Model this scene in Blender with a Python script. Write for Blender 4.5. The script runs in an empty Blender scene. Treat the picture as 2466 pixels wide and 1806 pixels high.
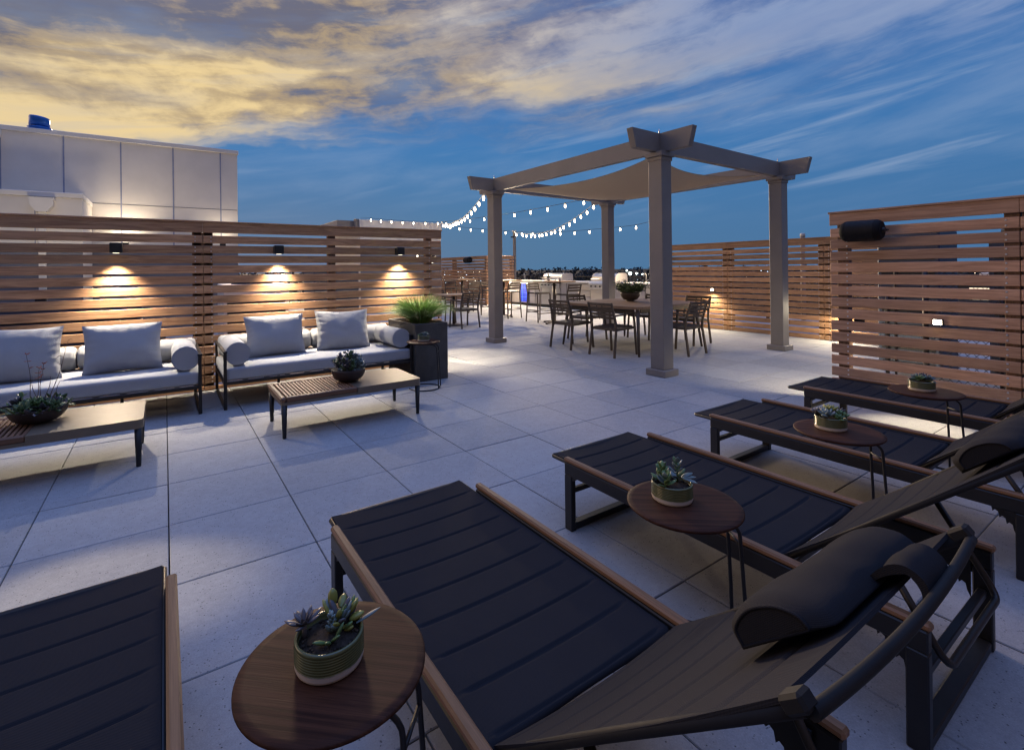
import bpy, bmesh, math, random
from mathutils import Vector, Matrix, noise
random.seed(7)
PI = math.pi
sc = bpy.context.scene
COL = sc.collection
R_ = math.radians

# ------------------------------------------------------------------ camera
W_, H_ = 2466.0, 1806.0
F_, CX, CY = 1180.77, 1183.69, 646.566
YAW, PITCH, ROLL = 0.5884, 0.0012, -0.0117
CAM = Vector((-0.0069, -4.9535, 1.3394))
fw = Vector((math.sin(YAW), math.cos(YAW), 0)); rt = Vector((math.cos(YAW), -math.sin(YAW), 0)); up = Vector((0, 0, 1))
f2 = fw * math.cos(PITCH) + up * math.sin(PITCH); u2 = up * math.cos(PITCH) - fw * math.sin(PITCH)
r3 = rt * math.cos(ROLL) + u2 * math.sin(ROLL); u3 = u2 * math.cos(ROLL) - rt * math.sin(ROLL)
cd = bpy.data.cameras.new('camera'); co = bpy.data.objects.new('camera', cd); COL.objects.link(co)
M4 = Matrix((r3, u3, -f2)).transposed().to_4x4(); M4.translation = CAM
co.matrix_world = M4
cd.sensor_width = 36; cd.lens = F_ / W_ * 36
cd.shift_x = (W_ / 2 - CX) / W_; cd.shift_y = (CY - H_ / 2) / W_
cd.clip_start = 0.03; cd.clip_end = 6000
sc.camera = co
sc.view_settings.view_transform = 'Standard'; sc.view_settings.look = 'None'
sc.view_settings.exposure = 0.0; sc.view_settings.gamma = 1.0
sc.render.engine = 'CYCLES'
sc.cycles.use_denoising = True; sc.cycles.filter_width = 1.4
sc.cycles.max_bounces = 6; sc.cycles.diffuse_bounces = 3; sc.cycles.glossy_bounces = 3
sc.cycles.sample_clamp_indirect = 4.0

# ------------------------------------------------------------------ node expression helper
class Tree:
    def __init__(s, nt): s.nt = nt; s.n = nt.nodes; s.l = nt.links
    def new(s, t, **kw):
        n = s.n.new(t)
        for k, v in kw.items(): setattr(n, k, v)
        return n
    def put(s, sock, v):
        if isinstance(v, X): s.l.new(v.s, sock)
        elif hasattr(v, 'is_output'): s.l.new(v, sock)
        else:
            try: sock.default_value = v
            except Exception: sock.default_value = (*v, 1.0)
    def math(s, op, *a):
        n = s.new('ShaderNodeMath', operation=op)
        for i, v in enumerate(a): s.put(n.inputs[i], v)
        return X(s, n.outputs[0])
    def vec(s, x, y, z):
        n = s.new('ShaderNodeCombineXYZ')
        for i, v in enumerate((x, y, z)): s.put(n.inputs[i], v)
        return n.outputs[0]
    def sep(s, v):
        n = s.new('ShaderNodeSeparateXYZ'); s.put(n.inputs[0], v)
        return [X(s, o) for o in n.outputs]
    def noise(s, v, scale=1, detail=3, rough=.5, dist=0, lac=2.0):
        n = s.new('ShaderNodeTexNoise'); s.put(n.inputs['Vector'], v)
        for k, q in (('Scale', scale), ('Detail', detail), ('Roughness', rough), ('Distortion', dist), ('Lacunarity', lac)): s.put(n.inputs[k], q)
        return X(s, n.outputs[0])
    def mixc(s, f, a, b, mode='MIX'):
        n = s.new('ShaderNodeMix', data_type='RGBA', blend_type=mode)
        s.put(n.inputs[0], f)
        for i, v in ((6, a), (7, b)):
            s.put(n.inputs[i], (*v, 1.0) if isinstance(v, tuple) and len(v) == 3 else v)
        return n.outputs[2]
    def sm(s, a, b, x):
        n = s.new('ShaderNodeMapRange', interpolation_type='SMOOTHSTEP')
        for i, v in enumerate((x, a, b, 0.0, 1.0)): s.put(n.inputs[i], v)
        return X(s, n.outputs[0])
class X:
    def __init__(s, t, sock): s.t = t; s.s = sock
    def __add__(s, o): return s.t.math('ADD', s, o)
    __radd__ = __add__
    def __sub__(s, o): return s.t.math('SUBTRACT', s, o)
    def __rsub__(s, o): return s.t.math('SUBTRACT', o, s)
    def __mul__(s, o): return s.t.math('MULTIPLY', s, o)
    __rmul__ = __mul__
    def __truediv__(s, o): return s.t.math('DIVIDE', s, o)
    def __rtruediv__(s, o): return s.t.math('DIVIDE', o, s)

# ------------------------------------------------------------------ world: dusk sky with a bank of lit cloud
wd = bpy.data.worlds.new('World'); sc.world = wd; wd.use_nodes = True
T = Tree(wd.node_tree); T.n.clear()
tc = T.new('ShaderNodeTexCoord')
dx, dy, dz = T.sep(tc.outputs['Generated'])
az = T.math('ARCTAN2', dx, dy) - 0.588            # 0 = towards the pergola, negative = towards the afterglow
el = T.math('ARCSINE', dz)
SUN_AZ = R_(12)
nish = T.new('ShaderNodeTexSky', sky_type='NISHITA'); nish.sun_disc = False
nish.sun_elevation = R_(1.0); nish.sun_rotation = SUN_AZ
# clear blue
hz = T.sm(0.0, 0.30, el); zen = T.sm(0.18, 0.6, el)
clear = T.mixc(hz, (0.080, 0.190, 0.33), (0.050, 0.200, 0.465))
clear = T.mixc(zen, clear, (0.050, 0.125, 0.40))
clear = T.mixc(T.sm(-.2, .8, az) * 0.35, clear, (0.035, 0.14, 0.38))
# underside of the cloud bank follows a shallow arc, rising to the right
azc = T.math('MINIMUM', T.math('MAXIMUM', az, -1.3), 1.3)
xx = az * 1.5
base = 0.292 + azc * 0.050 - azc * azc * 0.075
q = el - base
warp = T.noise(T.vec(az * 2.2, el * 4.0, 1.7), 1.5, 3, .5)
warp2 = T.noise(T.vec(az * 5.0, el * 9.0, 4.7), 1.5, 4, .55)
yy = el * 5.4 + (warp - .5) * .45
lean = yy - xx * .40
big = T.noise(T.vec(xx * .9, lean * 1.25, 17.9), 1.1, 4, .50, 0.0)
mid = T.noise(T.vec(xx * .95, lean * 1.40 + (warp2 - .5) * .45, 9.1), 2.0, 9, .58, .12)
strk = T.noise(T.vec(xx * .65, lean * 2.5 - xx * .35, 15.1), 2.2, 9, .60, .15)
rip = T.noise(T.vec(az * 9 + el * 8.0, el * 17 - az * 3.0, 21.0), 1.5, 6, .62, .2)
right = T.sm(-.5, .45, az)
left = 1.0 - right
qe = q + (warp2 - .5) * .10 + (warp - .5) * .10
edge = T.sm(-0.030 - right * .05, 0.040 + right * .14, qe + (mid - .5) * .14 + (strk - .5) * .10 * right)
nearb = T.sm(.13, .0, q)
th = 0.215 + T.sm(-.05, 1.0, az) * .17
comb = big * .34 + mid * .36 + strk * .30 + (rip - .5) * .14
dens = T.sm(th, th + .27, comb)
cover = edge * dens
glow = .33 + nearb * .26 + (mid - .5) * 2.5 + (big - .5) * 2.6 + (strk - .5) * 1.0 + (rip - .5) * 1.1 + .04 - T.sm(.07, .30, q) * .30 + T.sm(-.15, .15, az) * .10
glow = T.math('MINIMUM', T.math('MAXIMUM', glow, 0.0), 1.0)
high = T.sm(.12, .30, q) * T.sm(-.15, -.62, az)
warmc = T.mixc(T.sm(.0, .45, glow), (0.165, 0.155, 0.185), (0.45, 0.335, 0.20))
warmc = T.mixc(T.sm(.38, 1.0, glow), warmc, (0.87, 0.655, 0.325))
coolc = T.mixc(T.sm(.0, .9, glow), (0.105, 0.165, 0.36), (0.31, 0.38, 0.565))
warmth = T.sm(.74, -.32, az + (big - .5) * 1.1 + T.sm(.1, .5, q) * .20) - high * .55
low = nearb * T.sm(.8, .1, az)
warmth = T.math('MAXIMUM', T.math('MINIMUM', warmth + low * .7, 1.0), 0.0)
cl = T.mixc(warmth, coolc, warmc)
sky = T.mixc(cover * (0.97 - right * .20), clear, cl)
# thin veils low down and streaks to the right
wisp = T.noise(T.vec(az * 1.3, el * 13.0 - az * 1.9, 5.0), 2.0, 7, .58, .4)
veil = T.noise(T.vec(az * 1.7, el * 8.0 - az * .9, 31.0), 1.6, 6, .55, .3)
wz = T.math('MAXIMUM', T.sm(.50, .78, wisp) * (.30 + .35 * T.sm(-.1, .3, az)), T.sm(.44, .74, veil) * .30) * T.sm(.05, .17, el)
sky = T.mixc(wz, sky, (0.30, 0.40, 0.58))
# overhead and behind the viewer the dusk sky is open and bluer
behind = T.sm(1.25, 1.9, T.math('ABSOLUTE', az))
sky = T.mixc(behind * .85, sky, (0.15, 0.15, 0.22))
# the brightest afterglow sits low, past the left edge of the view
aft = T.sm(-.86, -1.2, az) * T.sm(-2.0, -1.6, az) * T.sm(.62, .1, el)
sky = T.mixc(aft, sky, (2.9, 1.95, 1.15))
zz = T.sm(.66, 1.08, el)
sky = T.mixc(zz, sky, (0.40, 0.64, 1.52))
sky = T.mixc(T.sm(-.02, -.12, el), sky, (0.02, 0.025, 0.04))
addn = T.mixc(0.003, sky, nish.outputs[0], 'ADD')
bg = T.new('ShaderNodeBackground'); T.put(bg.inputs[0], addn); bg.inputs[1].default_value = 1.0
out = T.new('ShaderNodeOutputWorld'); T.l.new(bg.outputs[0], out.inputs[0])
wd.cycles.sampling_method = 'MANUAL'; wd.cycles.sample_map_resolution = 512

# ------------------------------------------------------------------ sun: last warm light of the afterglow, very soft
sd = bpy.data.lights.new('sun', 'SUN'); sd.energy = 3.4; sd.angle = R_(9); sd.color = (1.0, 0.72, 0.46)
so = bpy.data.objects.new('sun', sd); COL.objects.link(so)
sdir = Vector((math.sin(SUN_AZ) * math.cos(R_(12)), math.cos(SUN_AZ) * math.cos(R_(12)), math.sin(R_(12))))
so.rotation_euler = sdir.to_track_quat('Z', 'Y').to_euler()

# ------------------------------------------------------------------ materials
def mat(name, col=(.5, .5, .5), rough=.6, metal=0.0, spec=.5):
    m = bpy.data.materials.new(name); m.use_nodes = True
    t = Tree(m.node_tree); b = t.n['Principled BSDF']
    b.inputs['Base Color'].default_value = (*col, 1); b.inputs['Roughness'].default_value = rough
    b.inputs['Metallic'].default_value = metal; b.inputs['Specular IOR Level'].default_value = spec
    return m, t, b
def bump(t, b, h, strength=.3, dist=.01):
    n = t.new('ShaderNodeBump'); n.inputs['Strength'].default_value = strength; n.inputs['Distance'].default_value = dist
    t.put(n.inputs['Height'], h); t.l.new(n.outputs[0], b.inputs['Normal'])
def ocoord(t): return t.new('ShaderNodeTexCoord').outputs['Object']
def island(t): return X(t, t.new('ShaderNodeNewGeometry').outputs['Random Per Island'])
def wood(name, dark, light, axis='X', rough=.55, fine=1.0, var=.35, spec=.35):
    m, t, b = mat(name, light, rough, 0, spec)
    x, y, z = t.sep(ocoord(t)); r = island(t)
    a, c, d = (x, y, z) if axis == 'X' else ((y, x, z) if axis == 'Y' else (z, x, y))
    v = t.vec(a * 1.2 + r * 37.0, c * 16 * fine + r * 11.0, d * 16 * fine + r * 5.0)
    g = t.noise(v, 1.6, 6, .62, 1.1)
    v2 = t.vec(a * 5 + r * 9.0, c * 120 * fine, d * 120 * fine)
    g2 = t.noise(v2, 1.5, 3, .6)
    k = t.sm(.30, .70, g * .7 + g2 * .3)
    c1 = t.mixc(k, dark, light)
    c2 = t.mixc(t.math('FRACT', r * 7.31), (1 - var,) * 3, (1 + var * .5, 1 + var * .35, 1 + var * .25))
    mx = t.new('ShaderNodeMix', data_type='RGBA', blend_type='MULTIPLY'); mx.inputs[0].default_value = 1
    mx.clamp_result = False
    t.l.new(c1, mx.inputs[6]); t.l.new(c2, mx.inputs[7])
    t.l.new(mx.outputs[2], b.inputs['Base Color'])
    t.put(b.inputs['Roughness'], rough - .1 + g2 * .22)
    bump(t, b, g2, .18, .002)
    return m
def plain(name, col, rough=.6, metal=0.0, spec=.5, var=.12, scale=6.0, bmp=0.0, bscale=200.0):
    m, t, b = mat(name, col, rough, metal, spec)
    co_ = ocoord(t); n = t.noise(co_, scale, 5, .6)
    lo = tuple(c * (1 - var) for c in col); hi = tuple(min(1, c * (1 + var)) for c in col)
    t.l.new(t.mixc(t.sm(.3, .7, n), lo, hi), b.inputs['Base Color'])
    n2 = t.noise(co_, scale * 5, 4, .6); t.put(b.inputs['Roughness'], rough - .06 + n2 * .12)
    if bmp: bump(t, b, t.noise(co_, bscale, 3, .6), bmp, .002)
    return m
def emit(name, col, s, base=(.8, .8, .8)):
    m = bpy.data.materials.new(name); m.use_nodes = True
    t = Tree(m.node_tree); b = t.n['Principled BSDF']
    b.inputs['Base Color'].default_value = (*base, 1)
    b.inputs['Emission Color'].default_value = (*col, 1); b.inputs['Emission Strength'].default_value = s
    return m
def fabric(name, col, scale=900, strength=.25, rough=.85, sheen=.2, var=.1):
    m, t, b = mat(name, col, rough, 0, .08)
    oc = ocoord(t); x, y, z = t.sep(oc)
    b.inputs['Sheen Weight'].default_value = sheen; b.inputs['Sheen Roughness'].default_value = .4; b.inputs['Sheen Tint'].default_value = (1.0, .86, .72, 1)
    w1 = t.math('SINE', (x + z * .5) * scale); w2 = t.math('SINE', (y + z * .5) * scale)
    wv = w1 * w2
    n = t.noise(oc, 9, 5, .6)
    lo = tuple(c * (1 - var) for c in col); hi = tuple(c * (1 + var) for c in col)
    base_ = t.mixc(n, lo, hi)
    t.l.new(t.mixc(wv * .25 + .25, base_, tuple(c * .72 for c in col)), b.inputs['Base Color'])
    bump(t, b, wv * .5 + t.noise(oc, 30, 4, .6) * 1.2, strength, .002)
    return m

def paver_mat():
    m, t, b = mat('concrete_paver', (.42, .41, .40), .78, 0, .35)
    oc = ocoord(t); r = island(t)
    big = t.noise(oc, 1.1, 5, .6); mid = t.noise(oc, 9, 6, .65); fine = t.noise(oc, 170, 3, .7)
    v = big * .18 + mid * .22 + fine * .35 + t.noise(oc, 34, 4, .65) * .25
    c = t.mixc(t.sm(.36, .64, v), (.225, .220, .220), (.40, .393, .388))
    c = t.mixc(.42, c, t.mixc(t.math('FRACT', r * 5.77), (.245, .242, .245), (.385, .378, .368)))
    vo = t.new('ShaderNodeTexVoronoi'); vo.inputs['Scale'].default_value = 70; t.l.new(oc, vo.inputs['Vector'])
    dist = X(t, vo.outputs['Distance'])
    msk = t.noise(oc, 24, 2, .5)
    pit = t.sm(.24, .10, dist) * t.sm(.46, .56, msk)
    c = t.mixc(pit * .9, c, (.07, .068, .07))
    vo2 = t.new('ShaderNodeTexVoronoi'); vo2.inputs['Scale'].default_value = 160; t.l.new(oc, vo2.inputs['Vector'])
    sp = t.sm(.22, .1, X(t, vo2.outputs['Distance'])) * t.sm(.52, .62, t.noise(oc, 40, 2, .5))
    c = t.mixc(sp * .5, c, (.60, .58, .55))
    st = t.sm(.56, .74, t.noise(oc, 2.3, 6, .7, .5))
    c = t.mixc(st * .22, c, (.25, .242, .238))
    t.l.new(c, b.inputs['Base Color'])
    t.put(b.inputs['Roughness'], .70 + mid * .2)
    bump(t, b, fine * .5 - pit * 1.4 + mid * .5, .35, .004)
    return m

m_paver = paver_mat()
m_under = plain('dark_drainage_board', (.02, .02, .022), .9)
m_slat = wood('hardwood_slat', (.30, .155, .082), (.66, .39, .215), 'X', .6, 1, .30)
m_slaty = wood('hardwood_slat_lengthwise', (.33, .17, .085), (.68, .395, .205), 'Y', .6, 1, .34)
m_slatr = wood('weathered_hardwood_slat', (.36, .205, .125), (.66, .415, .275), 'Y', .62, 1, .34)
m_post = wood('hardwood_post', (.11, .065, .045), (.24, .145, .10), 'Z', .6, 1, .3)
m_steel = plain('galvanised_screw', (.55, .54, .52), .35, .8)
m_dark = plain('dark_bronze_metal', (.021, .018, .017), .42, .3, .5, .2, 8)
m_black = plain('black_powder_coat', (.014, .014, .016), .45, .2, .5, .2, 8)
m_matte = plain('matte_black_tube', (.011, .0105, .011), .7, 0, .25, .2, 8)
m_teak = wood('teak_rail', (.16, .078, .036), (.31, .168, .085), 'Y', .5, 3, .2)
m_walnut = wood('walnut_top', (.030, .010, .005), (.100, .038, .019), 'X', .58, 1.6, .3, .12)
m_teakslat = wood('teak_table_slat', (.13, .062, .032), (.30, .165, .095), 'Y', .5, 3, .25)
m_teakx = wood('teak_table_border', (.12, .055, .028), (.26, .14, .08), 'X', .5, 3, .2)
m_sling = fabric('charcoal_sling_mesh', (.0245, .0240, .0275), 1500, .3, .85, 0.0)
m_pad = fabric('charcoal_pad', (.021, .0205, .023), 1800, .3, .9, 0.0)
m_cush = fabric('pale_grey_fabric', (.35, .365, .395), 1700, .3, .92, .15, .06)
m_pill = fabric('oatmeal_fabric', (.40, .405, .415), 1500, .35, .92, .15, .07)
m_taupe = plain('taupe_painted_metal', (.215, .192, .175), .5, 0, .4, .05, 3)
m_canopy, _t, _b = mat('tan_shade_cloth', (.53, .425, .31), .9, 0, .2)
_b.inputs['Transmission Weight'].default_value = 0.0
bump(_t, _b, _t.noise(ocoord(_t), 14, 4, .6), .15, .01)
m_white = plain('cream_panel', (.70, .645, .57), .55, 0, .4, .04, 2)
m_trim = plain('cream_trim', (.70, .66, .60), .5, 0, .4, .04, 3)
m_joint = plain('pale_blue_joint', (.26, .28, .38), .6)
m_tablemetal = plain('bronze_table_top', (.20, .155, .105), .42, .3, .5, .06, 4)
m_planter = plain('charcoal_planter', (.080, .075, .068), .62, .1, .4, .2, 5, .1, 60)
m_soil = plain('potting_soil', (.035, .026, .02), .95, 0, .2, .5, 60, .6, 90)
m_bowl = plain('bronze_bowl', (.045, .030, .026), .5, .15, .5, .3, 9)
m_glaze = None
m_conc = plain('pale_concrete_top', (.52, .49, .44), .6, 0, .4, .08, 5)
m_counter = plain('grey_counter_panel', (.34, .31, .30), .55, 0, .4, .08, 3)
m_ss, _t, _b = mat('brushed_steel', (.62, .60, .56), .28, 1.0)
_x, _y, _z = _t.sep(ocoord(_t)); bump(_t, _b, _t.noise(_t.vec(_x * 4, _y * 4, _z * 260), 2, 3, .6), .12, .002)
m_rubber = plain('black_plastic', (.007, .007, .009), .75, 0, .2)
m_bulb = emit('warm_bulb', (1.0, .76, .46), 24.0)
m_bulb2 = emit('soft_warm_bulb', (1.0, .80, .52), 14.0)
m_lens = emit('warm_lens', (1.0, .86, .62), 3.0)
m_fridge = emit('blue_lit_glass', (.012, .07, 1.0), .75, (.01, .02, .08))
m_fridge2 = emit('bright_blue_lamp', (.10, .28, 1.0), 1.3, (.02, .04, .1))
m_chair = plain('umber_aluminium', (.072, .054, .042), .48, .25, .5, .15, 6)
m_tabletop = wood('weathered_teak_top', (.20, .122, .074), (.37, .24, .15), 'Y', .55, 1.2, .2)
m_bartop = wood('amber_teak_top', (.30, .17, .08), (.50, .31, .16), 'X', .5, 1.5, .2)
m_blue = plain('blue_vent_cap', (.015, .12, .42), .35, .3, .5, .15, 4)
m_ground = plain('dark_ground', (.018, .022, .020), .95, 0, .1, .4, .02)
m_hvac = plain('blue_grey_housing', (.05, .065, .10), .5, .3, .5, .15, 3)

def leafmat(name, lo, hi, rough=.5, spec=.4, trans=.15):
    m, t, b = mat(name, lo, rough, 0, spec)
    r = island(t); n = t.noise(ocoord(t), 30, 3, .5)
    c = t.mixc(t.math('FRACT', r * 9.7) * .75 + n * .25, lo, hi)
    t.l.new(c, b.inputs['Base Color'])
    b.inputs['Subsurface Weight'].default_value = 0.0
    return m
m_grass = leafmat('grass_blade', (.08, .18, .025), (.30, .47, .095), .5)
m_grassdry = leafmat('dry_grass', (.22, .15, .07), (.36, .27, .14), .7)
m_sgreen = leafmat('succulent_green', (.045, .095, .035), (.16, .24, .075), .42, .5)
m_sgrey = leafmat('succulent_grey', (.075, .115, .115), (.21, .27, .25), .45, .5)
m_spurple = leafmat('succulent_purple', (.045, .045, .055), (.115, .105, .115), .42, .5)
m_syel = leafmat('succulent_yellow', (.15, .16, .03), (.32, .30, .07), .4, .5)
m_orange = leafmat('orange_blossom', (.30, .06, .03), (.50, .16, .08), .6)
m_stem = leafmat('dry_stem', (.09, .055, .035), (.15, .09, .06), .7)
m_herb = leafmat('herb_leaf', (.035, .065, .025), (.10, .15, .055), .55)
m_treeleaf = leafmat('far_tree_leaf', (.020, .030, .042), (.05, .065, .075), .8, .1)

def glaze():
    m, t, b = mat('olive_glazed_pot', (.2, .2, .1), .22, 0, .6)
    x, y, z = t.sep(ocoord(t))
    n = t.noise(ocoord(t), 25, 4, .6)
    g = t.mixc(n, (.055, .062, .024), (.125, .130, .055))
    w = t.mixc(n, (.55, .48, .40), (.66, .58, .50))
    k = t.sm(.0155, .0205, z + (n - .5) * .006)
    t.l.new(t.mixc(k, w, g), b.inputs['Base Color'])
    t.put(b.inputs['Roughness'], .5 - k * .32)
    return m
m_glaze = glaze()

# ------------------------------------------------------------------ mesh builder
class M:
    def __init__(s): s.v = []; s.f = []; s.k = []; s.mi = 0; s.sm = []
    def add(s, vs, fs, smooth=False):
        o = len(s.v); s.v += [tuple(v) for v in vs]
        for f in fs: s.f.append([i + o for i in f]); s.k.append(s.mi); s.sm.append(smooth)
        return s
    def box(s, c, d, b=.003, rot=None):
        hx, hy, hz = d[0] / 2, d[1] / 2, d[2] / 2
        b = min(b, hx * .9, hy * .9, hz * .9)
        c = Vector(c); vs = []; idx = {}
        for sx in (-1, 1):
            for sy in (-1, 1):
                for sz in (-1, 1):
                    for a in range(3):
                        p = Vector((sx * (hx - (b if a != 0 else 0)), sy * (hy - (b if a != 1 else 0)), sz * (hz - (b if a != 2 else 0))))
                        if rot is not None: p = rot @ p
                        idx[(sx, sy, sz, a)] = len(vs); vs.append(p + c)
        I = lambda x, y, z, a: idx[(x, y, z, a)]
        fs = []
        for sg in (-1, 1):
            fx = [I(sg, -1, -1, 0), I(sg, 1, -1, 0), I(sg, 1, 1, 0), I(sg, -1, 1, 0)]
            fy = [I(-1, sg, -1, 1), I(-1, sg, 1, 1), I(1, sg, 1, 1), I(1, sg, -1, 1)]
            fz = [I(-1, -1, sg, 2), I(1, -1, sg, 2), I(1, 1, sg, 2), I(-1, 1, sg, 2)]
            for f in (fx, fy, fz): fs.append(f if sg > 0 else f[::-1])
        for a in (-1, 1):
            for e in (-1, 1):
                fs.append([I(a, e, -1, 0), I(a, e, -1, 1), I(a, e, 1, 1), I(a, e, 1, 0)])
                fs.append([I(a, -1, e, 0), I(a, 1, e, 0), I(a, 1, e, 2), I(a, -1, e, 2)])
                fs.append([I(-1, a, e, 1), I(-1, a, e, 2), I(1, a, e, 2), I(1, a, e, 1)])
        for x in (-1, 1):
            for y in (-1, 1):
                for z in (-1, 1): fs.append([I(x, y, z, 0), I(x, y, z, 1), I(x, y, z, 2)])
        return s.add(vs, fs)
    def bx(s, x0, x1, y0, y1, z0, z1, b=.003):
        return s.box(((x0 + x1) / 2, (y0 + y1) / 2, (z0 + z1) / 2), (abs(x1 - x0), abs(y1 - y0), abs(z1 - z0)), b)
    def bar(s, p, q, w, h, b=.003, side=None):
        p, q = Vector(p), Vector(q); d = q - p; L = d.length; d.normalize()
        sd_ = Vector(side) if side else (Vector((0, 0, 1)).cross(d) if abs(d.z) < .98 else Vector((1, 0, 0)))
        sd_ = (sd_ - d * sd_.dot(d)).normalized(); u = d.cross(sd_)
        rot = Matrix((d, sd_, u)).transposed()
        return s.box((p + q) / 2, (L, w, h), b, rot)
    def tube(s, pts, r, n=10, caps=True, closed=False, flat=1.0):
        pts = [Vector(p) for p in pts]; N = len(pts)
        rs = r if isinstance(r, (list, tuple)) else [r] * N
        vs = []; fs = []; prev = None
        for i in range(N):
            if closed: d = pts[(i + 1) % N] - pts[i - 1]
            else: d = pts[min(i + 1, N - 1)] - pts[max(i - 1, 0)]
            d.normalize()
            if prev is None:
                a = Vector((0, 0, 1)) if abs(d.z) < .9 else Vector((1, 0, 0))
                u = d.cross(a).normalized()
            else:
                u = (prev - d * prev.dot(d)); u = u.normalized() if u.length > 1e-6 else d.orthogonal().normalized()
            prev = u; w = d.cross(u)
            for k in range(n):
                t = 2 * PI * k / n
                vs.append(pts[i] + (u * math.cos(t) + w * math.sin(t) * flat) * rs[i])
        for i in range(N - (0 if closed else 1)):
            j = (i + 1) % N
            for k in range(n):
                l = (k + 1) % n
                fs.append([i * n + k, i * n + l, j * n + l, j * n + k])
        s.add(vs, fs, True)
        if caps and not closed:
            o = len(s.v) - len(vs)
            s.f.append([o + k for k in range(n)][::-1]); s.k.append(s.mi); s.sm.append(False)
            s.f.append([o + (N - 1) * n + k for k in range(n)]); s.k.append(s.mi); s.sm.append(False)
        return s
    def lathe(s, prof, n=32, c=(0, 0, 0), smooth=True, sx=1, sy=1, rib=None):
        vs = []; fs = []; N = len(prof)
        for i, (r, z) in enumerate(prof):
            for k in range(n):
                t = 2 * PI * k / n
                vs.append((c[0] + r * math.cos(t) * sx, c[1] + r * math.sin(t) * sy, c[2] + z))
        for i in range(N - 1):
            for k in range(n):
                l = (k + 1) % n
                fs.append([i * n + k, i * n + l, (i + 1) * n + l, (i + 1) * n + k])
        s.add(vs, fs, smooth); o = len(s.v) - len(vs)
        s.f.append([o + k for k in range(n)][::-1]); s.k.append(s.mi); s.sm.append(False)
        s.f.append([o + (N - 1) * n + k for k in range(n)]); s.k.append(s.mi); s.sm.append(False)
        return s
    def prism(s, poly, y0, y1, axes='xz'):
        n = len(poly); vs = []
        for y in (y0, y1):
            for a, b in poly:
                vs.append({'xz': (a, y, b), 'yz': (y, a, b), 'xy': (a, b, y)}[axes])
        fs = [[k, (k + 1) % n, n + (k + 1) % n, n + k] for k in range(n)] + [list(range(n))[::-1], list(range(n, 2 * n))]
        return s.add(vs, fs)
    def rbox(s, c, d, r, n=9, puff=0.0, wob=0.0):
        bm = bmesh.new(); bmesh.ops.create_cube(bm, size=2)
        bmesh.ops.subdivide_edges(bm, edges=bm.edges[:], cuts=n, use_grid_fill=True)
        h = Vector(d) / 2; c = Vector(c); vs = []
        rr = min(r, h.x * .999, h.y * .999, h.z * .999)
        for v in bm.verts:
            p = v.co.copy(); e = []
            for a in range(3):
                # concentrate samples near the edges
                t = p[a]; e.append(h[a] * (t if abs(t) >= .999 else math.copysign(abs(t) ** .45, t) * (1 - .0)))
            qv = Vector(e); inn = Vector([max(-(h[a] - rr), min(h[a] - rr, qv[a])) for a in range(3)])
            dd = qv - inn
            if dd.length > 1e-9: qv = inn + dd.normalized() * rr
            u, w = qv.x / h.x, qv.y / h.y
            if puff and qv.z > 0: qv.z += puff * max(0, 1 - u ** 4) * max(0, 1 - w ** 4)
            if wob: qv += Vector((0, 0, 1)) * noise.noise((qv + c) * 6) * wob
            vs.append(qv + c)
        bm.verts.index_update()
        s.add(vs, [[v.index for v in f.verts] for f in bm.faces], True); bm.free()
        return s
    def build(s, name, mats, parent=None, loc=None):
        me = bpy.data.meshes.new(name); me.from_pydata(s.v, [], s.f)
        for m_ in (mats if isinstance(mats, (list, tuple)) else [mats]): me.materials.append(m_)
        me.polygons.foreach_set('material_index', s.k)
        me.polygons.foreach_set('use_smooth', s.sm)
        me.update()
        o = bpy.data.objects.new(name, me); COL.objects.link(o)
        if parent is not None: o.parent = parent
        if loc is not None: o.location = loc
        return o
def tag(o, label=None, cat=None, group=None, kind=None):
    if label: o['label'] = label
    if cat: o['category'] = cat
    if group: o['group'] = group
    if kind: o['kind'] = kind
    return o
def empty(name, loc=(0, 0, 0), rz=0.0, label=None, cat=None, group=None):
    o = bpy.data.objects.new(name, None); COL.objects.link(o); o.location = loc; o.rotation_euler = (0, 0, rz)
    o.empty_display_size = .1
    return tag(o, label, cat, group)
def copy_tree(o, parent=None):
    c = o.copy(); COL.objects.link(c)
    if parent is not None: c.parent = parent
    for ch in list(o.children): copy_tree(ch, c)
    return c
def again(o, loc, rz=None, label=None):
    c = copy_tree(o); c.location = loc
    if rz is not None: c.rotation_euler = (0, 0, rz)
    if label: c['label'] = label
    return c
def spot(parent, loc, target, power, size=60, blend=.4, col=(1.0, .80, .52), r=.02):
    d = bpy.data.lights.new('lamp_light', 'SPOT'); d.energy = power; d.spot_size = R_(size); d.spot_blend = blend
    d.color = col; d.shadow_soft_size = r
    o = bpy.data.objects.new('lamp_light', d); COL.objects.link(o); o.parent = parent; o.location = loc
    o.rotation_euler = (Vector(loc) - Vector(target)).to_track_quat('Z', 'Y').to_euler()
    return o
def point(parent, loc, power, col=(1.0, .80, .52), r=.03):
    d = bpy.data.lights.new('lamp_light', 'POINT'); d.energy = power; d.color = col; d.shadow_soft_size = r
    o = bpy.data.objects.new('lamp_light', d); COL.objects.link(o); o.parent = parent; o.location = loc
    return o

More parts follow.
